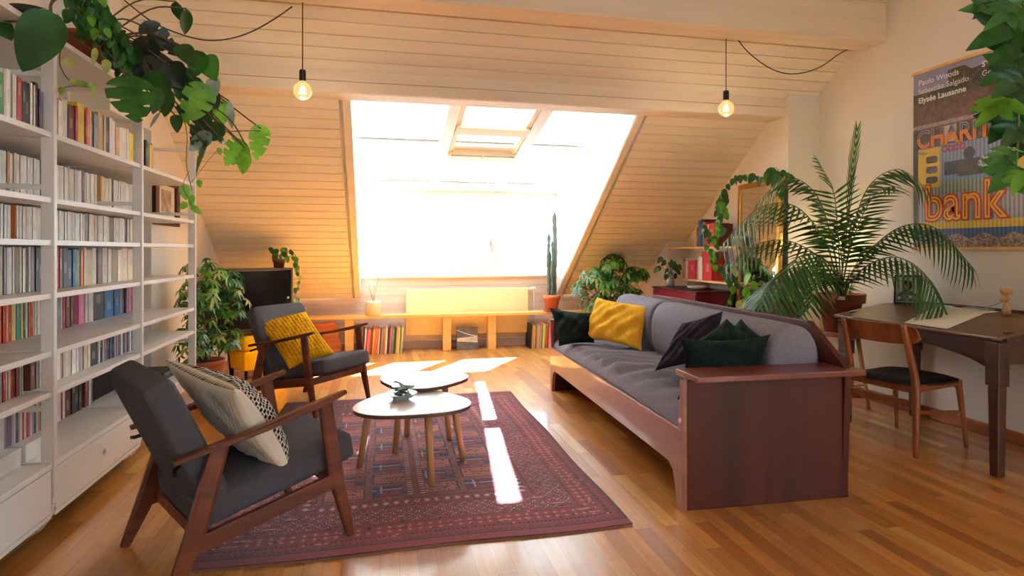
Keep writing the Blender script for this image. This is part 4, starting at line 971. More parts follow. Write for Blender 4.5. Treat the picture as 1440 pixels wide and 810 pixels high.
m = MB(); m.grid(lambda a, b: seatp(a, b, True), 48, 10); m.grid(lambda a, b: seatp(1-a, b, False), 48, 3)
m.grid(lambda a, b: tuple(Vector(seatp(a, 1, True)).lerp(Vector(seatp(a, 1, False)), b)), 48, 2)
m.build('seat', M['blackm'], c, smooth=True)
# ================================================================== PLANT TOOLS
def leafstrip(m, base, tip, w, nrm, mi, prof, n=8, fold=.18, droop=0., notch=None):
    base, tip, nrm = Vector(base), Vector(tip), Vector(nrm)
    ax = tip-base; Ln = ax.length; t = ax.normalized(); sd = t.cross(nrm)
    if sd.length < 1e-5: sd = t.cross(Vector((.3, .5, .8)))
    sd.normalize(); up = sd.cross(t)
    vs = []; fs = []
    for i in range(n+1):
        u = i/n; hw = w/2*prof(u); 
        L_, R__ = hw, hw
        if notch: L_ *= notch(u, 0); R__ *= notch(u, 1)
        c0 = base+ax*u-up*droop*Ln*u*u
        vs += [c0-sd*L_+up*fold*hw, c0-sd*L_*.5+up*fold*hw*.35, c0, c0+sd*R__*.5+up*fold*hw*.35, c0+sd*R__+up*fold*hw]
    for i in range(n):
        for k in range(4): fs.append((i*5+k, i*5+k+1, i*5+k+6, i*5+k+5))
    m.add(vs, fs, mi)
def heart(u): return max(.02, min(1., (math.sin(math.pi*min(1, u**.62)))**.72*1.02)) if 0 < u < 1 else (.30 if u <= 0 else .0)
def lance(u): return max(.0, math.sin(math.pi*u**.8))**.8 if 0 < u < 1 else .03
def narrow(u): return (1-u)**.55*min(1, .25+u*6)
def heart_leaf(m, b, t_, w, nrm, mi, n=10, **k):
    # lobed base: the blade starts behind the petiole joint
    b, t_ = Vector(b), Vector(t_); leafstrip(m, b-(t_-b)*.12, t_, w, nrm, mi, heart, n, **k)
def split_leaf(m, b, t_, w, nrm, mi, seed=0, **k):
    rr = random.Random(seed); ph = [rr.uniform(-.03, .03) for _ in range(20)]
    def notch(u, s):
        if u < .18 or u > .93: return 1
        q = (u+ph[int(u*4)+s*8])*3.6+.35*s; f = q % 1
        return .5 if f < .2 else 1
    b, t_ = Vector(b), Vector(t_); leafstrip(m, b-(t_-b)*.12, t_, w, nrm, mi, heart, 40, notch=notch, **k)
def camn(p, jit=.5):
    v = (Vector((0, 0, CH))-Vector(p)).normalized()
    return (v+Vector((random.uniform(-jit, jit), random.uniform(-jit, jit), random.uniform(-jit*.5, jit)+.15))).normalized()
def pot(name, mats, parent, r0, r1, h, rim=.02, soil=True, z0=0.):
    m = MB(); m.lathe([(0, z0), (r0, z0), (r1*.96, z0+h-rim*1.6), (r1*1.06, z0+h-rim*1.5), (r1*1.08, z0+h), (r1*.98, z0+h), (r1*.93, z0+h-.025), (0, z0+h-.028)], n=32)
    o = m.build(name, mats, parent, smooth=False); 
    for p in o.data.polygons: p.use_smooth = abs(p.normal.z) < .6
    if soil: MB().lathe([(r1*.93, z0+h-.024), (r1*.5, z0+h-.012), (0, z0+h-.010)], n=20).build('soil', M['soil'], parent, smooth=True)
    return o
def umbrella(m, c, R_, k, mi, droop=.35, tilt=None, w=.36):
    """whorl of leaflets hanging from one point"""
    c = Vector(c); ax = Vector(tilt) if tilt else Vector((random.uniform(-.6, .6), random.uniform(-.6, .6), 1)); ax.normalize()
    a = ax.cross(Vector((1, .2, .1))).normalized(); b = ax.cross(a); g0 = random.uniform(0, 6.28)
    for i in range(k):
        g = g0+6.2832*i/k; d = (a*math.cos(g)+b*math.sin(g)); l = R_*random.uniform(.8, 1.05)
        tip = c+d*l*.92-Vector((0, 0, 1))*l*droop*random.uniform(.6, 1.5)
        st = c+(tip-c)*.12
        leafstrip(m, st, tip, l*w, ax, mi, lance, 5, fold=.12, droop=.12)
# ------------------------------------------------------------------ big monstera on the bookcase
random.seed(4)
mo = thing('monstera', 'large dark monstera with split leaves spilling over the top of the bookcase', 'plant', (-1.54, 3.62, 2.2005))
pot('pot', M['terrad'], mo, .09, .12, .20)
g = MB(); st = MB(); inv = Vector((-1.54, 3.62, 2.2005))
LS = [ # type, base px, tip px, width px, depth, colour
 ('h', (72, 28), (27, 100), 60, 2.35, DK), ('h', (-14, 30), (16, 52), 36, 2.4, MD),
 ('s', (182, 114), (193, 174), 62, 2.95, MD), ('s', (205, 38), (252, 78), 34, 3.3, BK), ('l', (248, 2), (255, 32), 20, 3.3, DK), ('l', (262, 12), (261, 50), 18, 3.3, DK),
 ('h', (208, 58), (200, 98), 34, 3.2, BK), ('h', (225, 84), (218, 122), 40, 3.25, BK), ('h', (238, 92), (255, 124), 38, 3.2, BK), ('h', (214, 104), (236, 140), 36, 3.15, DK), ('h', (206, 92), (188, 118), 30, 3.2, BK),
 ('h', (255, 66), (272, 92), 26, 3.3, DK), ('h', (281, 76), (272, 108), 30, 3.35, MD), ('h', (291, 82), (302, 112), 30, 3.4, MD), ('h', (299, 112), (304, 134), 20, 3.4, SI),
 ('s', (286, 124), (260, 174), 42, 3.3, BR), ('h', (314, 146), (308, 180), 24, 3.5, BR), ('l', (322, 142), (326, 180), 12, 3.5, SI),
 ('h', (310, 178), (280, 200), 26, 3.4, DK), ('s', (291, 162), (266, 204), 30, 3.4, DK), ('h', (293, 190), (262, 214), 22, 3.4, SI), ('s', (290, 206), (270, 248), 32, 3.4, DK),
 ('l', (306, 190), (316, 204), 8, 3.4, DK), ('s', (341, 203), (316, 232), 36, 3.55, BR), ('l', (344, 208), (342, 246), 20, 3.55, BR), ('s', (367, 181), (360, 226), 28, 3.6, BR),
 ('h', (248, 164), (249, 186), 16, 3.3, DK), ('h', (236, 132), (231, 166), 20, 3.25, DK), ('h', (222, 128), (216, 160), 20, 3.2, DK), ('l', (226, 158), (208, 180), 8, 3.2, SI), ('h', (262, 100), (250, 140), 30, 3.3, DK), ('h', (275, 112), (262, 146), 28, 3.35, DK),
 ('h', (252, 150), (262, 170), 14, 3.3, DK), ('h', (300, 130), (296, 170), 20, 3.45, BK), ('h', (192, 70), (176, 96), 26, 3.1, DK)]
hub = inv+Vector((0, 0, .22))
for i, (ty, b_, t_, w, d, mi) in enumerate(LS):
    B, T_ = at_d(*b_, d), at_d(*t_, d+random.uniform(-.05, .12)); ww = w/F*d; nr = camn(B, .45)
    if ty == 'h': heart_leaf(g, B, T_, ww, nr, mi, droop=.10)
    elif ty == 's': split_leaf(g, B, T_, ww, nr, mi, i, droop=.08)
    else: leafstrip(g, B, T_, ww, nr, mi, lance, 8, droop=.05)
    if i > 1:
        mid = hub.lerp(B, .55)+Vector((random.uniform(-.04, .04), random.uniform(-.05, .05), .06)); st.tube(cr([hub+Vector((random.uniform(-.04, .04), random.uniform(-.04, .04), -.05)), mid, B], 5), .0045, 6)
o = g.build('foliage', LEAVES, None, smooth=True, fix=False); o.parent = mo; o.location = -inv
for b_, pth in enumerate([[(-30, 18), (18, 30), (45, 22), (72, 28)], [(-30, 8), (20, 20), (42, 30), (72, 60)]]):
    st.tube(cr([at_d(x, y, 2.4) for x, y in pth], 6), .005, 6)
st.tube(cr([at_d(72, 28, 2.4), at_d(76, 0, 2.5), at_d(120, -10, 2.8), hub], 6), .006, 6)
st.tube(cr([at_d(205, 100, 3.2), at_d(262, 128, 3.35), at_d(320, 165, 3.45), at_d(346, 204, 3.55)], 6), .004, 6)
st.tube(cr([at_d(312, 186, 3.45), at_d(340, 184, 3.5), at_d(366, 184, 3.6)], 6), .003, 6)
o = st.build('stem', M['bark'], None, smooth=True, fix=False); o.parent = mo; o.location = -inv
# ------------------------------------------------------------------ pothos on the bookcase
random.seed(8)
pb = Vector((-1.54, 3.10, 2.2005)); po = thing('pothos', 'trailing small-leaved pothos on top of the bookcase at the upper left', 'plant', pb)
pot('pot', M['blackm'], po, .07, .09, .13)
g = MB(); st = MB()
def vine(g, st, pts, d, step, size, cols, jit=6, r=.0025):
    P = [at_d(x, y, d if not isinstance(d, (list, tuple)) else d[0]+(d[1]-d[0])*i/(len(pts)-1)) for i, (x, y) in enumerate(pts)]
    C = cr(P, 8); st.tube(C, r, 5); acc = 0
    for i in range(1, len(C)):
        acc += (C[i]-C[i-1]).length
        if acc > step:
            acc = 0; s = size*random.uniform(.7, 1.25); off = Vector((random.uniform(-1, 1), random.uniform(-1, 1), random.uniform(-.6, .8)))*step*.6
            B = C[i]+off; T_ = B+Vector((random.uniform(-.5, .5), random.uniform(-.5, .5), -1)).normalized()*s
            st.tube([C[i], C[i]+off*.6+Vector((0, 0, .008)), B], r*.6, 4, cap=False)
            heart_leaf(g, B, T_, s*.75, camn(B, .7), random.choice(cols), 7, droop=.1)
for k in range(9):
    x0 = random.uniform(82, 120); vine(g, st, [(x0, random.uniform(-12, 20)), (x0+25, random.uniform(5, 45)), (x0+50, random.uniform(30, 70)), (x0+72, random.uniform(70, 112))], (2.75, 3.1), .022, .052, [DK, MD, MD, DK], r=.002)
for k in range(6):
    x0 = random.uniform(70, 150); vine(g, st, [(x0, -15), (x0+8, 10+10*random.random()), (x0+15, 40)], 2.8, .02, .055, [DK, MD, BR], r=.002)
vine(g, st, [(92, 38), (84, 80), (88, 100), (104, 118), (132, 124)], (2.65, 2.7), .3, .04, [PL])
for b_, t_, w in (((96, 82), (101, 98), 13), ((101, 114), (128, 122), 12), ((128, 117), (133, 138), 9), ((150, 86), (149, 104), 12), ((134, 70), (131, 92), 8)):
    B = at_d(*b_, 2.66); heart_leaf(g, B, at_d(*t_, 2.68), w/F*2.66, camn(B, .2), PL, 8)
vine(g, st, [(255, 150), (263, 190), (262, 230), (270, 268)], 3.9, .5, .05, [BR])
for b_, t_, w in (((258, 262), (262, 282), 14), ((262, 286), (252, 294), 10), ((270, 276), (268, 292), 9), ((270, 290), (284, 302), 9), ((280, 254), (281, 264), 8)):
    B = at_d(*b_, 4.1); heart_leaf(g, B, at_d(*t_, 4.12), w/F*4.1, camn(B, .2), BR, 8)
st.tube(cr([at_d(266, 240, 4.0), at_d(258, 262, 4.1), at_d(272, 292, 4.1)], 5), .002, 5); st.tube(cr([at_d(118, 60, 2.9), pb+Vector((0, 0, .14))], 5), .003, 5)
st.tube(cr([pb+Vector((0, .02, .13)), at_d(185, 105, 3.05), at_d(230, 130, 3.6), at_d(255, 150, 3.9)], 5), .0025, 5)
for q, (n_, mt) in ((g, ('foliage', LEAVES)), (st, ('stem', M['stem']))):
    o = q.build(n_, mt, None, smooth=True, fix=False); o.parent = po; o.location = -pb
# ------------------------------------------------------------------ philodendron hanging from the beam at the top right
random.seed(15)
hb = Vector((2.28, 1.72, 2.42)); hp = thing('hanging_plant', 'glossy green hanging plant with lobed leaves at the upper right', 'plant', hb)
pot('pot', M['white'], hp, .08, .11, .14)
m = MB(); 
for k in range(3):
    a = 2.1*k; m.tube([(.11*math.cos(a), .11*math.sin(a), .13), (0, 0, .6), (0, 0, 1.42)], .0025, 5)
m.build('hanger', M['cable'], hp)
g = MB(); st = MB()
def lobed(m, B, T_, w, nr, mi, sd):
    B, T_ = Vector(B), Vector(T_)
    leafstrip(m, B, T_, w*.5, nr, mi, lance, 8, droop=.12)
    ax = T_-B; t = ax.normalized(); s_ = t.cross(nr).normalized()
    for s in (1, -1):
        for f, l in ((.05, .75), (.30, .62)):
            leafstrip(m, B+ax*f, B+ax*(f+.30)+s_*s*w*l, w*.34, nr, mi, lance, 6, droop=.15)
HL = [((1442, 2), (1357, 12), 34, MD), ((1432, 8), (1386, 38), 26, MD), ((1446, 26), (1366, 64), 44, DK), ((1448, 60), (1392, 86), 44, DK), ((1446, 84), (1383, 116), 38, MD), ((1440, 108), (1397, 134), 34, DK), ((1420, 138), (1371, 174), 30, BR), ((1434, 150), (1393, 198), 40, DK), ((1440, 172), (1410, 206), 30, DK),
      ((1422, 208), (1388, 238), 16, MD), ((1432, 234), (1393, 268), 34, MD), ((1440, 240), (1424, 272), 22, BR), ((1450, 190), (1428, 224), 22, DK), ((1450, 20), (1420, 50), 30, DK), ((1452, 120), (1430, 156), 26, DK), ((1400, 0), (1372, 24), 22, DK), ((1460, 40), (1428, 96), 40, DK)]
for i, (b_, t_, w, mi) in enumerate(HL):
    d = 2.25+random.uniform(-.08, .08); B, T_ = at_d(*b_, d), at_d(*t_, d-.03); lobed(g, B, T_, w/F*d*1.5, camn(B, .3), mi, i)
    st.tube(cr([at_d(1434+random.uniform(-4, 8), min(b_[1]+6, 240), 2.28), B], 3), .003, 5)
st.tube(cr([hb+Vector((0, 0, .13)), at_d(1470, -40, 2.3), at_d(1440, 20, 2.28), at_d(1428, 90, 2.28), at_d(1432, 170, 2.28), at_d(1428, 250, 2.28)], 8), .004, 6)
st.tube(cr([hb+Vector((.02, 0, .13)), at_d(1475, -20, 2.3), at_d(1450, 60, 2.3), at_d(1440, 140, 2.3), at_d(1446, 262, 2.3)], 8), .004, 6)
for q, (n_, mt) in ((g, ('foliage', LEAVES)), (st, ('stem', M['stem']))):
    o = q.build(n_, mt, None, smooth=True, fix=False); o.parent = hp; o.location = -hb
# ------------------------------------------------------------------ scheffleras
def schefflera(lab, base, potm, r, h, stems, clouds, nl, size, cols, seed, droop=.4, stake=None, w=.36):
    random.seed(seed); base = Vector(base); t = thing('schefflera', lab, 'plant', base); pot('pot', potm, t, r*.75, r, h)
    g = MB(); st = MB()
    heads = []
    for k in range(stems):
        c = Vector(random.choice(clouds)[:3]); j = Vector((random.uniform(-.05, .05), random.uniform(-.05, .05), 0))
        P = cr([base+j+Vector((0, 0, h-.03)), base+j*2+Vector((0, 0, h))+(c-base-Vector((0, 0, h)))*.4+Vector((0, 0, .08)), c], 8); st.tube(P, [.009-.005*i/(len(P)-1) for i in range(len(P))], 7); heads.append(P)
    allp = [p for P in heads for p in P[4:]]
    for k in range(nl):
        cx, cy, cz, rx, ry, rz = random.choice(clouds)
        while True:
            u = Vector((random.uniform(-1, 1), random.uniform(-1, 1), random.uniform(-1, 1)))
            if u.length < 1: break
        p = Vector((cx+u.x*rx, cy+u.y*ry, cz+u.z*rz)); q = min(allp, key=lambda a: (a-p).length)
        st.tube([q, q.lerp(p, .6)+Vector((0, 0, .01)), p], [.0028, .002, .0018], 4, cap=False)
        out = (p-Vector((cx, cy, cz))); out.z = abs(out.z)+.12
        umbrella(g, p, size*random.uniform(.7, 1.15), random.choice((6, 7, 7, 8)), random.choice(cols), droop, out, w)
    if stake: st.tube([base+Vector((0, 0, h-.05)), stake], .008, 8)
    for q, (n_, mt) in ((g, ('foliage', LEAVES)), (st, ('stem', M['bark']))):
        o = q.build(n_, mt, None, smooth=True, fix=False); o.parent = t; o.location = -base
    return t
schefflera('bushy schefflera in a terracotta pot between the bookcase end and black cabinet', (-1.44, 5.44, 0), M['terra'], .145, .33, 8,
           [(-1.42, 5.42, 1.06, .2, .2, .15), (-1.46, 5.30, .88, .2, .22, .16), (-1.30, 5.50, .98, .16, .18, .14), (-1.26, 5.50, .80, .16, .16, .16), (-1.44, 5.42, .68, .22, .24, .16), (-1.30, 5.50, .52, .14, .16, .10), (-1.48, 5.25, .52, .18, .2, .14)], 215, .085, [DK, MD, MD, BR, MD, PL], 31, .5, w=.30)
schefflera('variegated schefflera with a wooden stake beneath the right slope, beyond the yellow pillow', (2.68, 6.78, 0), M['terra'], .16, .32, 9,
           [(2.74, 6.72, 1.12, .16, .16, .12), (2.55, 6.72, .98, .22, .18, .12), (2.42, 6.8, .80, .2, .16, .13), (2.75, 6.72, .86, .26, .2, .14), (2.98, 6.62, 1.0, .14, .14, .08), (2.6, 6.75, .68, .28, .2, .12), (2.95, 6.68, .74, .16, .16, .10)], 190, .11, [MD, DK, BR, PL, MD, DK], 44, .4, Vector((2.60, 6.66, .98)), w=.29)
# ------------------------------------------------------------------ palm on a stool
sx, sy = 3.63, 4.12
t = thing('plant_stool', 'round wooden stool carrying the potted palm beside the desk', 'stool', (sx, sy, 0))
MB().lathe([(0, .566), (.165, .566), (.17, .575), (.17, .592), (.165, .60), (0, .60)], n=32).build('seat', M['teak'], t)
for k in range(4):
    a = math.pi/4+k*math.pi/2; MB().tube([(.20*math.cos(a), .20*math.sin(a), 0), (.12*math.cos(a), .12*math.sin(a), .566)], [.013, .019], 12).build('leg', M['oak'], t, smooth=True)
m = MB(); 
for k in range(4):
    a = math.pi/4+k*math.pi/2; b_ = a+math.pi/2; m.tube([(.175*math.cos(a), .175*math.sin(a), .18), (.175*math.cos(b_), .175*math.sin(b_), .18)], .008, 8)
m.build('stretcher', M['oak'], t)
pbase = Vector((sx, sy, .6005)); pl = thing('palm', 'tall feathery palm in a terracotta pot on the stool by the right wall', 'plant', pbase)
m = MB(); m.lathe([(0, 0), (.115, 0), (.155, .225), (.178, .23), (.185, .30), (.172, .30), (.165, .27), (0, .262)], n=36); o = m.build('pot', M['terrad'], pl)
for p in o.data.polygons: p.use_smooth = abs(p.normal.z) < .6
MB().lathe([(.164, .272), (.08, .284), (0, .286)], n=20).build('soil', M['soil'], pl)
m = MB(); a0_ = math.atan2(-sy, -sx)+.05
for i in range(2): pass
m.grid(lambda a, b: (.186*math.cos(a0_-.13+.26*a)*1.0, .186*math.sin(a0_-.13+.26*a), .262+.026*b), 6, 1); m.build('plant_label', M['paper'], pl, fix=False)
random.seed(23); g = MB(); st = MB()
def frond(pts, n, L0, droop=.5, spread=.85, mi=PM, wd=.016, start=.30, flat=None):
    """pts: (px, py, depth) along the midrib"""
    P = cr([at_d(x, y, d) for x, y, d in pts], 10)
    P = [pbase+Vector((random.uniform(-.03, .03), random.uniform(-.03, .03), .27))]+P
    st.tube(P, [.006*(1-i/len(P)*.75) for i in range(len(P))], 6)
    cum = [0]
    for i in range(1, len(P)): cum.append(cum[-1]+(P[i]-P[i-1]).length)
    tot = cum[-1]
    for k in range(n):
        f = start+(1-start)*k/(n-1); s = f*tot; i = max(1, next((j for j in range(1, len(P)) if cum[j] >= s), len(P)-1))
        q = (s-cum[i-1])/max(1e-6, cum[i]-cum[i-1]); p = P[i-1].lerp(P[i], min(1, q)); t = (P[i]-P[i-1]).normalized()
        side = t.cross(Vector((0, 0, 1))); 
        if side.length < .25 or flat: side = t.cross((Vector((0, 0, CH))-p).normalized())
        side.normalize(); prof = (math.sin(math.pi*min(1, .12+.80*(k/(n-1)))))**.55; l = L0*prof*random.uniform(.92, 1.05)
        for s_ in (1, -1):
            d = (t*(1-spread*.62)+side*s_*spread+Vector((0, 0, random.uniform(-.05, .1)))).normalized()
            tip = p+d*l*.95-Vector((0, 0, 1))*l*droop*.55
            leafstrip(g, p, tip, wd*random.uniform(.85, 1.15), side.cross(t), mi, narrow, 5, fold=.3, droop=.16*droop+.02)
FR = [([(1183, 395, 4.6), (1190, 330, 4.6), (1196, 260, 4.6), (1205, 186, 4.6)], 14, .20, .0, .16, .55),
 ([(1186, 395, 4.6), (1200, 320, 4.55), (1222, 262, 4.5), (1262, 238, 4.4), (1300, 262, 4.3)], 30, .30, .9, .7, .35),
 ([(1190, 395, 4.55), (1225, 350, 4.4), (1270, 318, 4.2), (1318, 322, 4.0), (1366, 374, 3.85)], 34, .28, 1.0, .7, .35),
 ([(1192, 400, 4.5), (1222, 372, 4.3), (1262, 362, 4.1), (1300, 385, 3.95), (1325, 432, 3.85)], 30, .28, 1.1, .7, .3),
 ([(1180, 395, 4.6), (1168, 330, 4.65), (1145, 270, 4.7), (1105, 250, 4.8), (1066, 284, 4.9)], 30, .30, .8, .8, .35),
 ([(1178, 395, 4.6), (1158, 335, 4.6), (1118, 290, 4.6), (1068, 292, 4.6), (1018, 340, 4.6)], 34, .32, 1.0, .8, .3),
 ([(1178, 400, 4.55), (1150, 360, 4.5), (1105, 338, 4.5), (1060, 345, 4.5), (1022, 372, 4.5)], 30, .26, .8, .8, .3),
 ([(1178, 402, 4.5), (1150, 378, 4.4), (1112, 378, 4.3), (1080, 402, 4.2), (1060, 440, 4.15)], 30, .34, .9, .8, .3),
 ([(1180, 398, 4.5), (1160, 365, 4.4), (1130, 358, 4.3), (1105, 385, 4.2), (1092, 430, 4.1)], 28, .30, 1.0, .8, .3),
 ([(1182, 395, 4.6), (1178, 330, 4.7), (1172, 270, 4.75), (1150, 225, 4.8)], 26, .26, .5, .7, .4),
 ([(1185, 398, 4.6), (1196, 350, 4.5), (1214, 300, 4.4), (1236, 268, 4.3), (1256, 262, 4.2)], 26, .24, .7, .7, .4),
 ([(1184, 400, 4.5), (1184, 370, 4.3), (1178, 330, 4.2), (1165, 310, 4.1)], 24, .22, .5, .8, .3),
 ([(1188, 400, 4.5), (1204, 372, 4.45), (1216, 350, 4.4), (1228, 345, 4.35)], 20, .2, .7, .8, .3),
 ([(1180, 402, 4.5), (1166, 385, 4.4), (1150, 395, 4.3), (1140, 430, 4.25)], 20, .2, .9, .8, .3)]
for pts, n, L0, dr_, sp_, s0 in FR: frond(pts, int(n*.82), L0*1.15, dr_, sp_, random.choice([PM, PM, MD, DK]), .012 if s0 == .55 else .025, s0)
for k in range(26):   # short shoots at the crown
    a = random.uniform(0, 6.28); r = random.uniform(.0, .07); b_ = pbase+Vector((r*math.cos(a), r*math.sin(a), .275)); l = random.uniform(.12, .26)
    leafstrip(g, b_, b_+Vector((math.cos(a)*l*.5, math.sin(a)*l*.5, l)), .014, Vector((math.cos(a), math.sin(a), .1)), PM, narrow, 5, droop=-.0)
for q, (n_, mt) in ((g, ('foliage', LEAVES)), (st, ('stem', M['stem']))):
    o = q.build(n_, mt, None, smooth=True, fix=False); o.parent = pl; o.location = -pbase
# ------------------------------------------------------------------ tall gilt mirror
t = thing('mirror', 'tall gilt framed mirror standing in the alcove behind the palm', 'mirror', (3.60, 5.12, 0), math.radians(-3))
y0, y1, z1 = -.36, .36, 1.92
fl = lambda z: .05-.05*z/z1
m = MB()
for ya, yb, za, zb in ((y0, y0+.05, 0, z1), (y1-.05, y1, 0, z1), (y0+.05, y1-.05, 0, .05), (y0+.05, y1-.05, z1-.05, z1)):
    m.add([(fl(z)*-1+x, y, z) for z in (za, zb) for y in (ya, yb) for x in (-.02, .02)], [(0,2,3,1),(4,5,7,6),(0,1,5,4),(2,6,7,3),(0,4,6,2),(1,3,7,5)])
m.build('frame', M['brass'], t, bevel=.005)
m = MB(); m.add([(-fl(z)+x, y, z) for z in (.05, z1-.05) for y in (y0+.05, y1-.05) for x in (-.004, .004)], [(0,2,3,1),(4,5,7,6),(0,1,5,4),(2,6,7,3),(0,4,6,2),(1,3,7,5)]); m.build('glass', M['mirror'], t)
# pothos garland over the mirror, planted in a small pot on the upper shelf
random.seed(77); vb = Vector((3.54, 5.36, 1.2905)); t = thing('pothos', 'pothos in a small pot on the upper alcove shelf, garlanding the mirror top', 'plant', vb)
pot('pot', M['white'], t, .045, .06, .10); g = MB(); st = MB()
vine(g, st, [(1020, 330), (1012, 300), (1022, 262), (1045, 246), (1075, 250), (1100, 242), (1118, 250)], (5.35, 5.15), .028, .075, [MD, BR, MD, DK])
vine(g, st, [(1012, 322), (1010, 290), (1020, 268), (1016, 300), (1004, 345)], (5.3, 5.3), .03, .07, [MD, BR])
vine(g, st, [(1075, 250), (1088, 236), (1096, 244), (1092, 275)], (5.2, 5.1), .06, .10, [MD, MD])
vine(g, st, [(1000, 330), (990, 318), (996, 345)], (5.55, 5.5), .03, .07, [MD, DK])
for q, (n_, mt) in ((g, ('foliage', LEAVES)), (st, ('stem', M['stem']))):
    o = q.build(n_, mt, None, smooth=True, fix=False); o.parent = t; o.location = -vb
random.seed(78); vb = Vector((3.54, 5.50, .9256)); t = thing('pothos', 'pothos in a grey cylinder pot on the lower alcove shelf, trailing down', 'plant', vb)
m = MB(); m.lathe([(0, 0), (.05, 0), (.052, .135), (.046, .135), (.045, .12), (0, .12)], n=24); m.build('pot', mat('grey_pot', (128, 128, 126), .6), t, smooth=True); g = MB(); st = MB()
vine(g, st, [(1008, 368), (1005, 358), (1000, 352), (1002, 372)], 5.62, .03, .08, [MD, DK, BR])
vine(g, st, [(1012, 372), (1024, 372), (1034, 392), (1022, 430), (1018, 452)], (5.55, 5.3), .045, .075, [MD, DK, BR]); vine(g, st, [(1010, 372), (1018, 384), (1026, 396)], 5.5, .02, .07, [DK, MD])
vine(g, st, [(1030, 385), (1046, 372), (1054, 398), (1044, 425)], (5.2, 5.0), .045, .085, [BR, BR, PL])
for q, (n_, mt) in ((g, ('foliage', LEAVES)), (st, ('stem', M['stem']))):
    o = q.build(n_, mt, None, smooth=True, fix=False); o.parent = t; o.location = -vb
random.seed(79); vb = at_d(946, 400, 6.3); vb = Vector((3.26, 6.30, .8265)); t = thing('cutting_jar', 'glass jar of dark leafy cuttings on the far end of the burgundy chest', 'plant', vb)
MB().lathe([(0, 0), (.045, 0), (.05, .03), (.045, .10), (.03, .13), (.036, .15), (.03, .15), (.024, .13), (.038, .1), (.042, .03), (0, .006)], n=22).build('jar', mat('jar_glass', (120, 130, 124), .08, spec=.8, coat=.6), t, smooth=True)
g = MB(); st = MB()
for k in range(16):
    a = random.uniform(0, 6.28); r = random.uniform(.03, .17); B = vb+Vector((r*math.cos(a), r*math.sin(a), random.uniform(.14, .34))); st.tube(cr([vb+Vector((0, 0, .06)), vb+Vector((r*.3*math.cos(a), r*.3*math.sin(a), .2)), B], 4), .002, 5)
    heart_leaf(g, B, B+Vector((math.cos(a)*.05, math.sin(a)*.05, -.06)), .06, camn(B, .8), random.choice([DK, DK, MD]), 7)
for q, (n_, mt) in ((g, ('foliage', LEAVES)), (st, ('stem', M['stem']))):
    o = q.build(n_, mt, None, smooth=True, fix=False); o.parent = t; o.location = -vb
# spider plant on a small dark table before the mirror
random.seed(51); vb = Vector((3.42, 4.48, .6205))
t = thing('side_table', 'small dark side table behind the sofa carrying the spider plant', 'table', (3.42, 4.48, 0))
MB().lathe([(0, .59), (.15, .59), (.15, .62), (0, .62)], n=28).build('tabletop', M['walnut'], t)
for k in range(3): a = k*2.094; MB().tube([(.13*math.cos(a), .13*math.sin(a), 0), (.10*math.cos(a), .10*math.sin(a), .59)], .013, 10).build('leg', M['walnut'], t)
t = thing('spider_plant', 'spider plant with long pale arching leaves behind the sofa before the mirror', 'plant', vb); pot('pot', M['terrad'], t, .09, .12, .18); g = MB()
for k in range(85):
    a = random.uniform(0, 6.28); l = random.uniform(.24, .40); up = random.uniform(.35, 1.1); b_ = vb+Vector((.03*math.cos(a), .03*math.sin(a), .16)); prev = b_; pts = []
    for i in range(7):
        u = i/6; pts.append(b_+Vector((math.cos(a)*l*u*.9, math.sin(a)*l*u*.9, l*up*(1.25*u-1.15*u*u))))
    s_ = Vector((-math.sin(a), math.cos(a), 0)); vs = []
    for i, p in enumerate(pts):
        w = .011*(1-(i/6)**2)+.001; vs += [p-s_*w+Vector((0, 0, .003)), p, p+s_*w+Vector((0, 0, .003))]
    g.add(vs, [(3*i+q, 3*i+q+1, 3*i+q+4, 3*i+q+3) for i in range(6) for q in (0, 1)], random.choice([PL, MD, PL, MD, BR]))
o = g.build('foliage', LEAVES, None, smooth=True, fix=False); o.parent = t; o.location = -vb
# cactus on the bench
vb = Vector((2.165, 7.40, .4625)); t = thing('cactus', 'tall thin columnar cactus in a terracotta pot on the right of the bench', 'plant', vb)
MB().lathe([(0, 0), (.10, 0), (.115, .022), (.105, .022), (.09, .01), (0, .01)], n=28).build('saucer', M['terrad'], t, smooth=True)
pot('pot', M['terra'], t, .075, .105, .19, .035, z0=.0235)
for k, (x, y, h, r) in enumerate(((-.045, 0, .85, .020), (-.02, .03, .62, .017), (.01, -.01, .74, .019), (.045, .01, 1.12, .024), (.03, .03, .55, .018), (-.01, -.035, .5, .017))):
    m = MB(); n = 12; vs = []; N_ = 44
    for i in range(N_+1):
        z = .17+h*i/N_; rr = r*(1-.25*math.sin(i*.55+k)**8)*(1 if i < N_-2 else .75-.3*(i-N_+2))
        for q in range(n): a = 2*math.pi*q/n; r_ = rr*(1.12 if q % 2 else .80); vs.append((x+.006*math.sin(i*.2+k)+r_*math.cos(a), y+r_*math.sin(a), z))
    m.add(vs, [(i*n+q, i*n+(q+1) % n, (i+1)*n+(q+1) % n, (i+1)*n+q) for i in range(N_) for q in range(n)]+[tuple(N_*n+q for q in range(n))]); 
    for i in range(2, N_, 2):
        for q in range(1, n, 4): a = 2*math.pi*q/n; c0 = Vector((x+.006*math.sin(i*.2+k)+r*1.1*math.cos(a), y+r*1.1*math.sin(a), .17+h*i/N_)); m.tube([c0, c0+Vector((math.cos(a)*.012, math.sin(a)*.012, .004))], .0012, 3)
    m.build('column', M['cactus'], t)
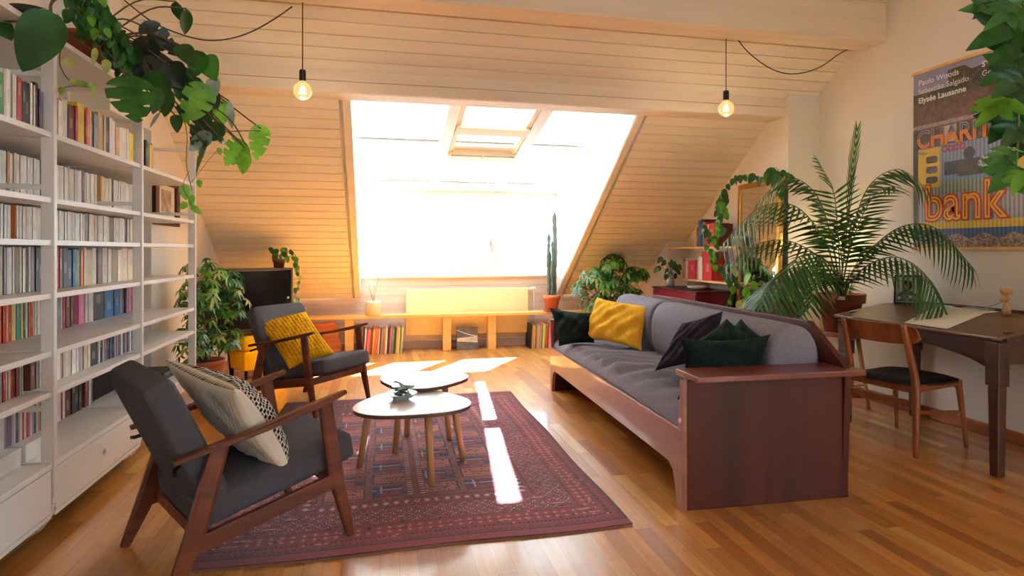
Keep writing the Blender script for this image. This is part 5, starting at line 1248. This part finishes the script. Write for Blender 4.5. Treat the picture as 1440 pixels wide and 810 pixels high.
# small trailing plant on the black cabinet
random.seed(91); vb = at_d(396, 375, 6.22); vb = Vector((-1.04, 6.62, 1.0675)); t = thing('trailing_plant', 'little trailing plant in a dark pot on top of the black cabinet', 'plant', vb); pot('pot', M['walnut'], t, .05, .06, .09)
g = MB(); st = MB()
for k in range(16):
    a = random.uniform(0, 6.28); r = random.uniform(.02, .10); B = vb+Vector((r*math.cos(a), r*math.sin(a), random.uniform(.10, .24))); st.tube([vb+Vector((0, 0, .07)), B], .0018, 4); heart_leaf(g, B, B+Vector((.02, -.01, -.055)), .05, camn(B, .6), random.choice([MD, BR, DK]), 6)
vine(g, st, [(398, 368), (408, 352), (418, 366), (421, 395), (414, 420)], (6.25, 6.2), .05, .05, [MD, BR])
vine(g, st, [(398, 366), (412, 360), (416, 378)], (6.2, 6.15), .04, .055, [MD, BR]); vine(g, st, [(421, 395), (412, 425), (420, 440)], (6.2, 6.15), .09, .035, [PL])
for q, (n_, mt) in ((g, ('foliage', LEAVES)), (st, ('stem', M['stem']))):
    o = q.build(n_, mt, None, smooth=True, fix=False); o.parent = t; o.location = -vb
# ================================================================== PENDANT LAMPS AND CABLES
fil = emit('glowing_filament', (255, 196, 110), 60)
bulbm, nt, b = newmat('amber_bulb_glass'); L = nt.links.new; nt.nodes.remove(b)
tr = N(nt, 'ShaderNodeBsdfTransparent'); tr.inputs[0].default_value = (1, .88, .62, 1); gl = N(nt, 'ShaderNodeBsdfGlossy'); gl.inputs[0].default_value = (1, .9, .7, 1); gl.inputs[1].default_value = .05
em = N(nt, 'ShaderNodeEmission'); em.inputs[0].default_value = (1, .66, .28, 1); em.inputs[1].default_value = 1.6
lw = N(nt, 'ShaderNodeLayerWeight'); lw.inputs[0].default_value = .35; ms = N(nt, 'ShaderNodeMixShader'); L(lw.outputs['Facing'], ms.inputs[0]); L(tr.outputs[0], ms.inputs[1]); L(gl.outputs[0], ms.inputs[2])
m2 = N(nt, 'ShaderNodeMixShader'); m2.inputs[0].default_value = .42; L(ms.outputs[0], m2.inputs[1]); L(em.outputs[0], m2.inputs[2]); L(m2.outputs[0], nt.nodes['Material Output'].inputs[0])
for px, ztop, side in ((425.5, 2.94, 'left'), (1021, 2.94, 'right')):
    Y_ = 4.27; X_ = at_y(px, 100, Y_).x; zb = at_y(px, 128 if side == 'left' else 153, Y_).z
    t = thing('pendant_lamp', 'bare globe bulb on a black socket and cord, the %s hanging lamp' % side, 'lamp', (X_, Y_, zb), 0, 'globe bulb pendant lamps')
    R_ = .062
    m = MB(); m.lathe([(0, -R_)]+[(R_*math.cos(a), R_*math.sin(a)) for a in [math.radians(q) for q in range(-80, 66, 10)]]+[(.018, R_+.008), (.016, R_+.022)], n=28); m.build('bulb', bulbm, t, smooth=True)
    m = MB(); 
    for k in range(6): a = k*math.pi/3; m.tube([(.010*math.cos(a), .010*math.sin(a), .03), (.022*math.cos(a), .022*math.sin(a), -.02)], .0022, 5)
    m.lathe([(0, -.022), (.014, -.016), (.018, 0), (.014, .016), (0, .022)], n=12)
    m.build('filament', fil, t)
    MB().lathe([(0, R_+.005), (.021, R_+.005), (.0225, R_+.012), (.0225, R_+.075), (.018, R_+.082), (0, R_+.084)], n=24).build('socket', M['blackm'], t)
    MB().tube([(0, 0, R_+.08), (0, 0, ztop-zb)], .0035, 8).build('cord', M['cable'], t)
    l = bpy.data.lights.new('bulb_light', 'POINT'); l.energy = 6; l.color = (1, .76, .5); l.shadow_soft_size = .05
    lo = bpy.data.objects.new('bulb_light', l); COL.objects.link(lo); lo.parent = t; lo.location = (0, 0, -R_-.03)
def cable(lab, pts):
    m = MB(); m.tube(cr(pts, 10), .0042, 8); o = m.build('cable', M['cable'], smooth=True); tag(o, lab, 'cable')
cable('dark cable sagging from the beam to the left wall near the bookcase', [at_y(411, 9, 4.30), at_y(390, 24, 4.32), at_y(355, 44, 4.35), at_y(320, 55, 4.35), at_y(285, 56, 4.35), at_y(245, 45, 4.35), at_y(210, 28, 4.35), at_x(172, -2, XL+.01)])
cable('dark cable sagging from the beam to the right wall', [at_y(1035, 53, 4.30), at_y(1055, 76, 4.34), at_y(1085, 97, 4.36), at_y(1115, 104, 4.38), at_y(1150, 96, 4.38), at_y(1180, 76, 4.34), at_x(1200, 66, XR-.008)])
# small wall lamp glowing behind the palm
wl = at_x(1192, 342, XR); t = thing('wall_lamp', 'small warm wall lamp glowing behind the palm fronds', 'lamp', (XR, wl.y, wl.z))
MB().lathe([(0, 0), (.045, 0), (.045, .012), (.012, .02), (.012, .05), (0, .05)], n=20).build('base', M['brass'], t).rotation_euler = (0, math.radians(-90), 0)
m = MB(); m.lathe([(0, -.045), (.03, -.035), (.045, 0), (.03, .035), (0, .045)], (-.09, 0, 0), n=20); m.build('bulb', emit('warm_lamp_glass', (255, 214, 150), 6), t, smooth=True)
l = bpy.data.lights.new('wall_lamp_light', 'POINT'); l.energy = 5; l.color = (1, .75, .45); l.shadow_soft_size = .05; lo = bpy.data.objects.new('wall_lamp_light', l); COL.objects.link(lo); lo.parent = t; lo.location = (-.15, 0, 0)
# ================================================================== POSTER
PY0, PY1, PZ0, PZ1 = 3.785, 2.84, 1.25, 2.605
t = thing('poster', 'large photo exhibition poster with wooden rails hanging on the right wall', 'poster', (XR-.004, PY0, PZ0)); PWd, PHt = PY0-PY1, PZ1-PZ0
for z in (-.0, PHt-.022): MB().box(-.016, .002, -PWd-.01, .01, z, z+.022).build('rail', M['pine'], t, bevel=.003)
NX, NY = 240, 340; u = (np.arange(NX)+.5)/NX; v = (np.arange(NY)+.5)/NY; U, V = np.meshgrid(u, v)     # U from left, V from bottom
T_ = 1-V; rng = np.random.default_rng(9)
def c(r, g, b): return np.array(srgb(r, g, b)[:3])
def vn(fx, fy, s):
    r = np.random.default_rng(s); G = r.random((int(fy)+3, int(fx)+3)); x = U*fx; y = V*fy; i, j = x.astype(int), y.astype(int); a, b_ = x-i, y-j; a = a*a*(3-2*a); b_ = b_*b_*(3-2*b_)
    return (G[j, i]*(1-a)+G[j, i+1]*a)*(1-b_)+(G[j+1, i]*(1-a)+G[j+1, i+1]*a)*b_
n1 = vn(12, 16, 1); n2 = vn(40, 56, 2); n3 = vn(90, 130, 3); img = np.zeros((NY, NX, 3))
def L2(a, b_, k): return a*(1-k[..., None])+b_*k[..., None]
img[:] = L2(c(150, 156, 196), c(176, 172, 196), n1)
tree = (T_ > .02+.10*n1) & (T_ < .22); k = tree & ((U > .30) | (T_ > .13)); img[k] = L2(c(34, 38, 28), c(112, 104, 58), n2*n3*1.6)[k]
k = (T_ > .15) & (T_ < .2); img[k] = L2(c(52, 50, 34), c(120, 112, 66), n2)[k]
k = (T_ > .19+.04*(1-U)*0) & (T_ < .36); img[k] = L2(c(70, 44, 34), c(150, 108, 86), n2*.6+n3*.4)[k]
k = (T_ > .305) & (T_ < .325); img[k] = L2(c(150, 120, 110), c(196, 180, 170), n3)[k]
k = (T_ > .34) & (T_ < .435); img[k] = L2(c(66, 46, 42), c(120, 92, 80), n2)[k]
cor = .5+.5*np.sin(U*2*np.pi*34); k = (T_ > .435) & (T_ < .62); img[k] = L2(c(120, 134, 176), c(176, 186, 214), cor)[k]
k = (T_ > .53) & (T_ < .625) & (U > .27) & (U < .80); img[k] = c(60, 62, 82)
k = (T_ > .60) & (T_ < .64); img[k] = L2(c(120, 160, 200), c(160, 190, 216), cor)[k]
k = (T_ > .635) & (T_ < .93); img[k] = L2(c(146, 152, 164), c(214, 214, 214), cor)[k]
k = (T_ > .635) & (T_ < .70); img[k] = L2(c(112, 136, 120), c(196, 206, 196), cor)[k]
k = (T_ > .845) & (T_ < .885); img[k] = L2(c(206, 172, 40), c(244, 214, 70), cor)[k]
k = (T_ > .885) & (T_ < .94); img[k] = L2(c(44, 66, 120), c(92, 116, 170), cor)[k]
k = T_ > .925+.012*np.sin(U*30); img[k] = (L2(c(86, 66, 58), c(206, 180, 160), n3))[k]; 
for a, b_ in ((.02, .235), (.78, .99)):
    k = (U > a) & (U < b_) & (T_ > .44) & (T_ < .66); img[k] = c(232, 198, 62)
    for q in range(3):
        z = .505+.055*q; k = (((U-(a+.145))/.05)**4+((T_-z)/.019)**4 < 1); img[k] = L2(c(60, 56, 54), c(120, 110, 100), n3)[k]
k = ((U-.47)/.045)**2+((T_-.50)/.032)**2 < 1; img[k] = c(50, 38, 36)
k = (np.abs(U-.48) < .115-.6*np.abs(T_-.575)) & (T_ > .535) & (T_ < .615); img[k] = L2(c(64, 50, 48), c(92, 76, 70), n2)[k]
k = ((U-.585)/.05)**2+((T_-.56)/.035)**2 < 1; img[k] = L2(c(200, 200, 200), c(110, 110, 116), (n3 > .5).astype(float))[k]
k = (U < .045) & (T_ > .33) & (T_ < .93); img[k] = L2(c(56, 44, 36), c(110, 96, 60), n3)[k]
k = (U > .26) & (U < .37) & (T_ > .335) & (T_ < .425); img[k] = c(206, 198, 186)
img = img**1.12*.88+.012
me = bpy.data.meshes.new('print'); xs = np.linspace(0, -PWd, NX+1); zs = np.linspace(0, PHt, NY+1); XX, ZZ = np.meshgrid(xs, zs)
verts = np.stack([-.004-.004*np.sin(ZZ/PHt*3.14)+0*XX, XX, ZZ], -1).reshape(-1, 3); ii = (np.arange(NY)[:, None]*(NX+1)+np.arange(NX)[None]).reshape(-1); faces = np.stack([ii, ii+1, ii+NX+2, ii+NX+1], -1)
me.vertices.add(len(verts)); me.vertices.foreach_set('co', verts.reshape(-1)); me.loops.add(faces.size); me.loops.foreach_set('vertex_index', faces.reshape(-1)); me.polygons.add(len(faces)); me.polygons.foreach_set('loop_start', np.arange(len(faces))*4); me.update(calc_edges=True)
ca_ = me.color_attributes.new('print', 'BYTE_COLOR', 'CORNER'); ca_.data.foreach_set('color', np.repeat(np.concatenate([img, np.ones((NY, NX, 1))], -1).reshape(-1, 4), 4, 0).reshape(-1).astype(np.float32))
pm, nt, b = newmat('poster_print'); an_ = N(nt, 'ShaderNodeAttribute'); an_.attribute_name = 'print'; nt.links.new(an_.outputs['Color'], b.inputs['Base Color']); b.inputs['Roughness'].default_value = .45
me.materials.append(pm); o = bpy.data.objects.new('print', me); COL.objects.link(o); o.parent = t
def text(s, u, tt, size, m_, off=0., lift=0., xs=1., bold=0., name='lettering'):
    cu = bpy.data.curves.new(name, 'FONT'); cu.body = s; cu.size = size; cu.offset = off+bold; cu.space_character = 1.0; cu.resolution_u = 4
    to = bpy.data.objects.new(name+'_tmp', cu); COL.objects.link(to); dg = bpy.context.evaluated_depsgraph_get(); me = bpy.data.meshes.new_from_object(to.evaluated_get(dg)); bpy.data.objects.remove(to)
    me.name = name; me.materials.clear(); me.materials.append(m_)
    me.transform(Matrix(((0, 0, -1, 0), (-xs, 0, 0, 0), (0, 1, 0, 0), (0, 0, 0, 1))))
    ob = bpy.data.objects.new(name, me); COL.objects.link(ob); ob.parent = t; ob.location = (-.0105-lift, -u*PWd, PHt*(1-tt)); return ob
wt = mat('white_ink', (240, 240, 240), .5); red = mat('red_ink', (196, 44, 46), .5); yel = mat('yellow_ink', (240, 200, 48), .5); blk = mat('black_ink', (40, 34, 48), .5); orn = mat('orange_ink', (232, 112, 50), .5); blu = mat('blue_ink', (70, 92, 170), .5)
text('Paolo Woods', .05, .082, .058, wt, bold=.0006); text('Sebastião Salgado', .05, .130, .056, wt); text('Elysée Lausanne', .05, .180, .058, wt, bold=.0014)
text('STAT', .565, .082, .052, wt, bold=.0016); text('Genes', .565, .128, .052, wt); text('20.09.20', .565, .168, .028, wt)
def gradletters(s, u, tt, size):
    for k, (m_, of, li) in enumerate(((blk, .008, 0), (yel, .0045, .0006), (orn, .001, .0012))): text(s, u, tt, size, m_, off=of, lift=li, xs=.86)
gradletters('CHARIT', .035, .432, .185)
ob = text('CHARIT', .035, .432, .185, blu, lift=.0018, xs=.86)
me = ob.data; import bmesh
bm2 = bmesh.new(); bm2.from_mesh(me); bmesh.ops.bisect_plane(bm2, geom=bm2.verts[:]+bm2.edges[:]+bm2.faces[:], plane_co=(0, 0, .075), plane_no=(0, 0, -1), clear_outer=True); bm2.to_mesh(me); bm2.free()
text('COCO', .25, .475, .06, red, bold=.002); text('Mikro', .05, .47, .030, blu); text('Mikro', .81, .47, .030, blu)
[text('bank', .10, .835, .37, m_, off=o_, lift=l_, xs=.84) for m_, o_, l_ in ((red, .016, 0), (yel, .004, .0006), (red, -.010, .0012))]
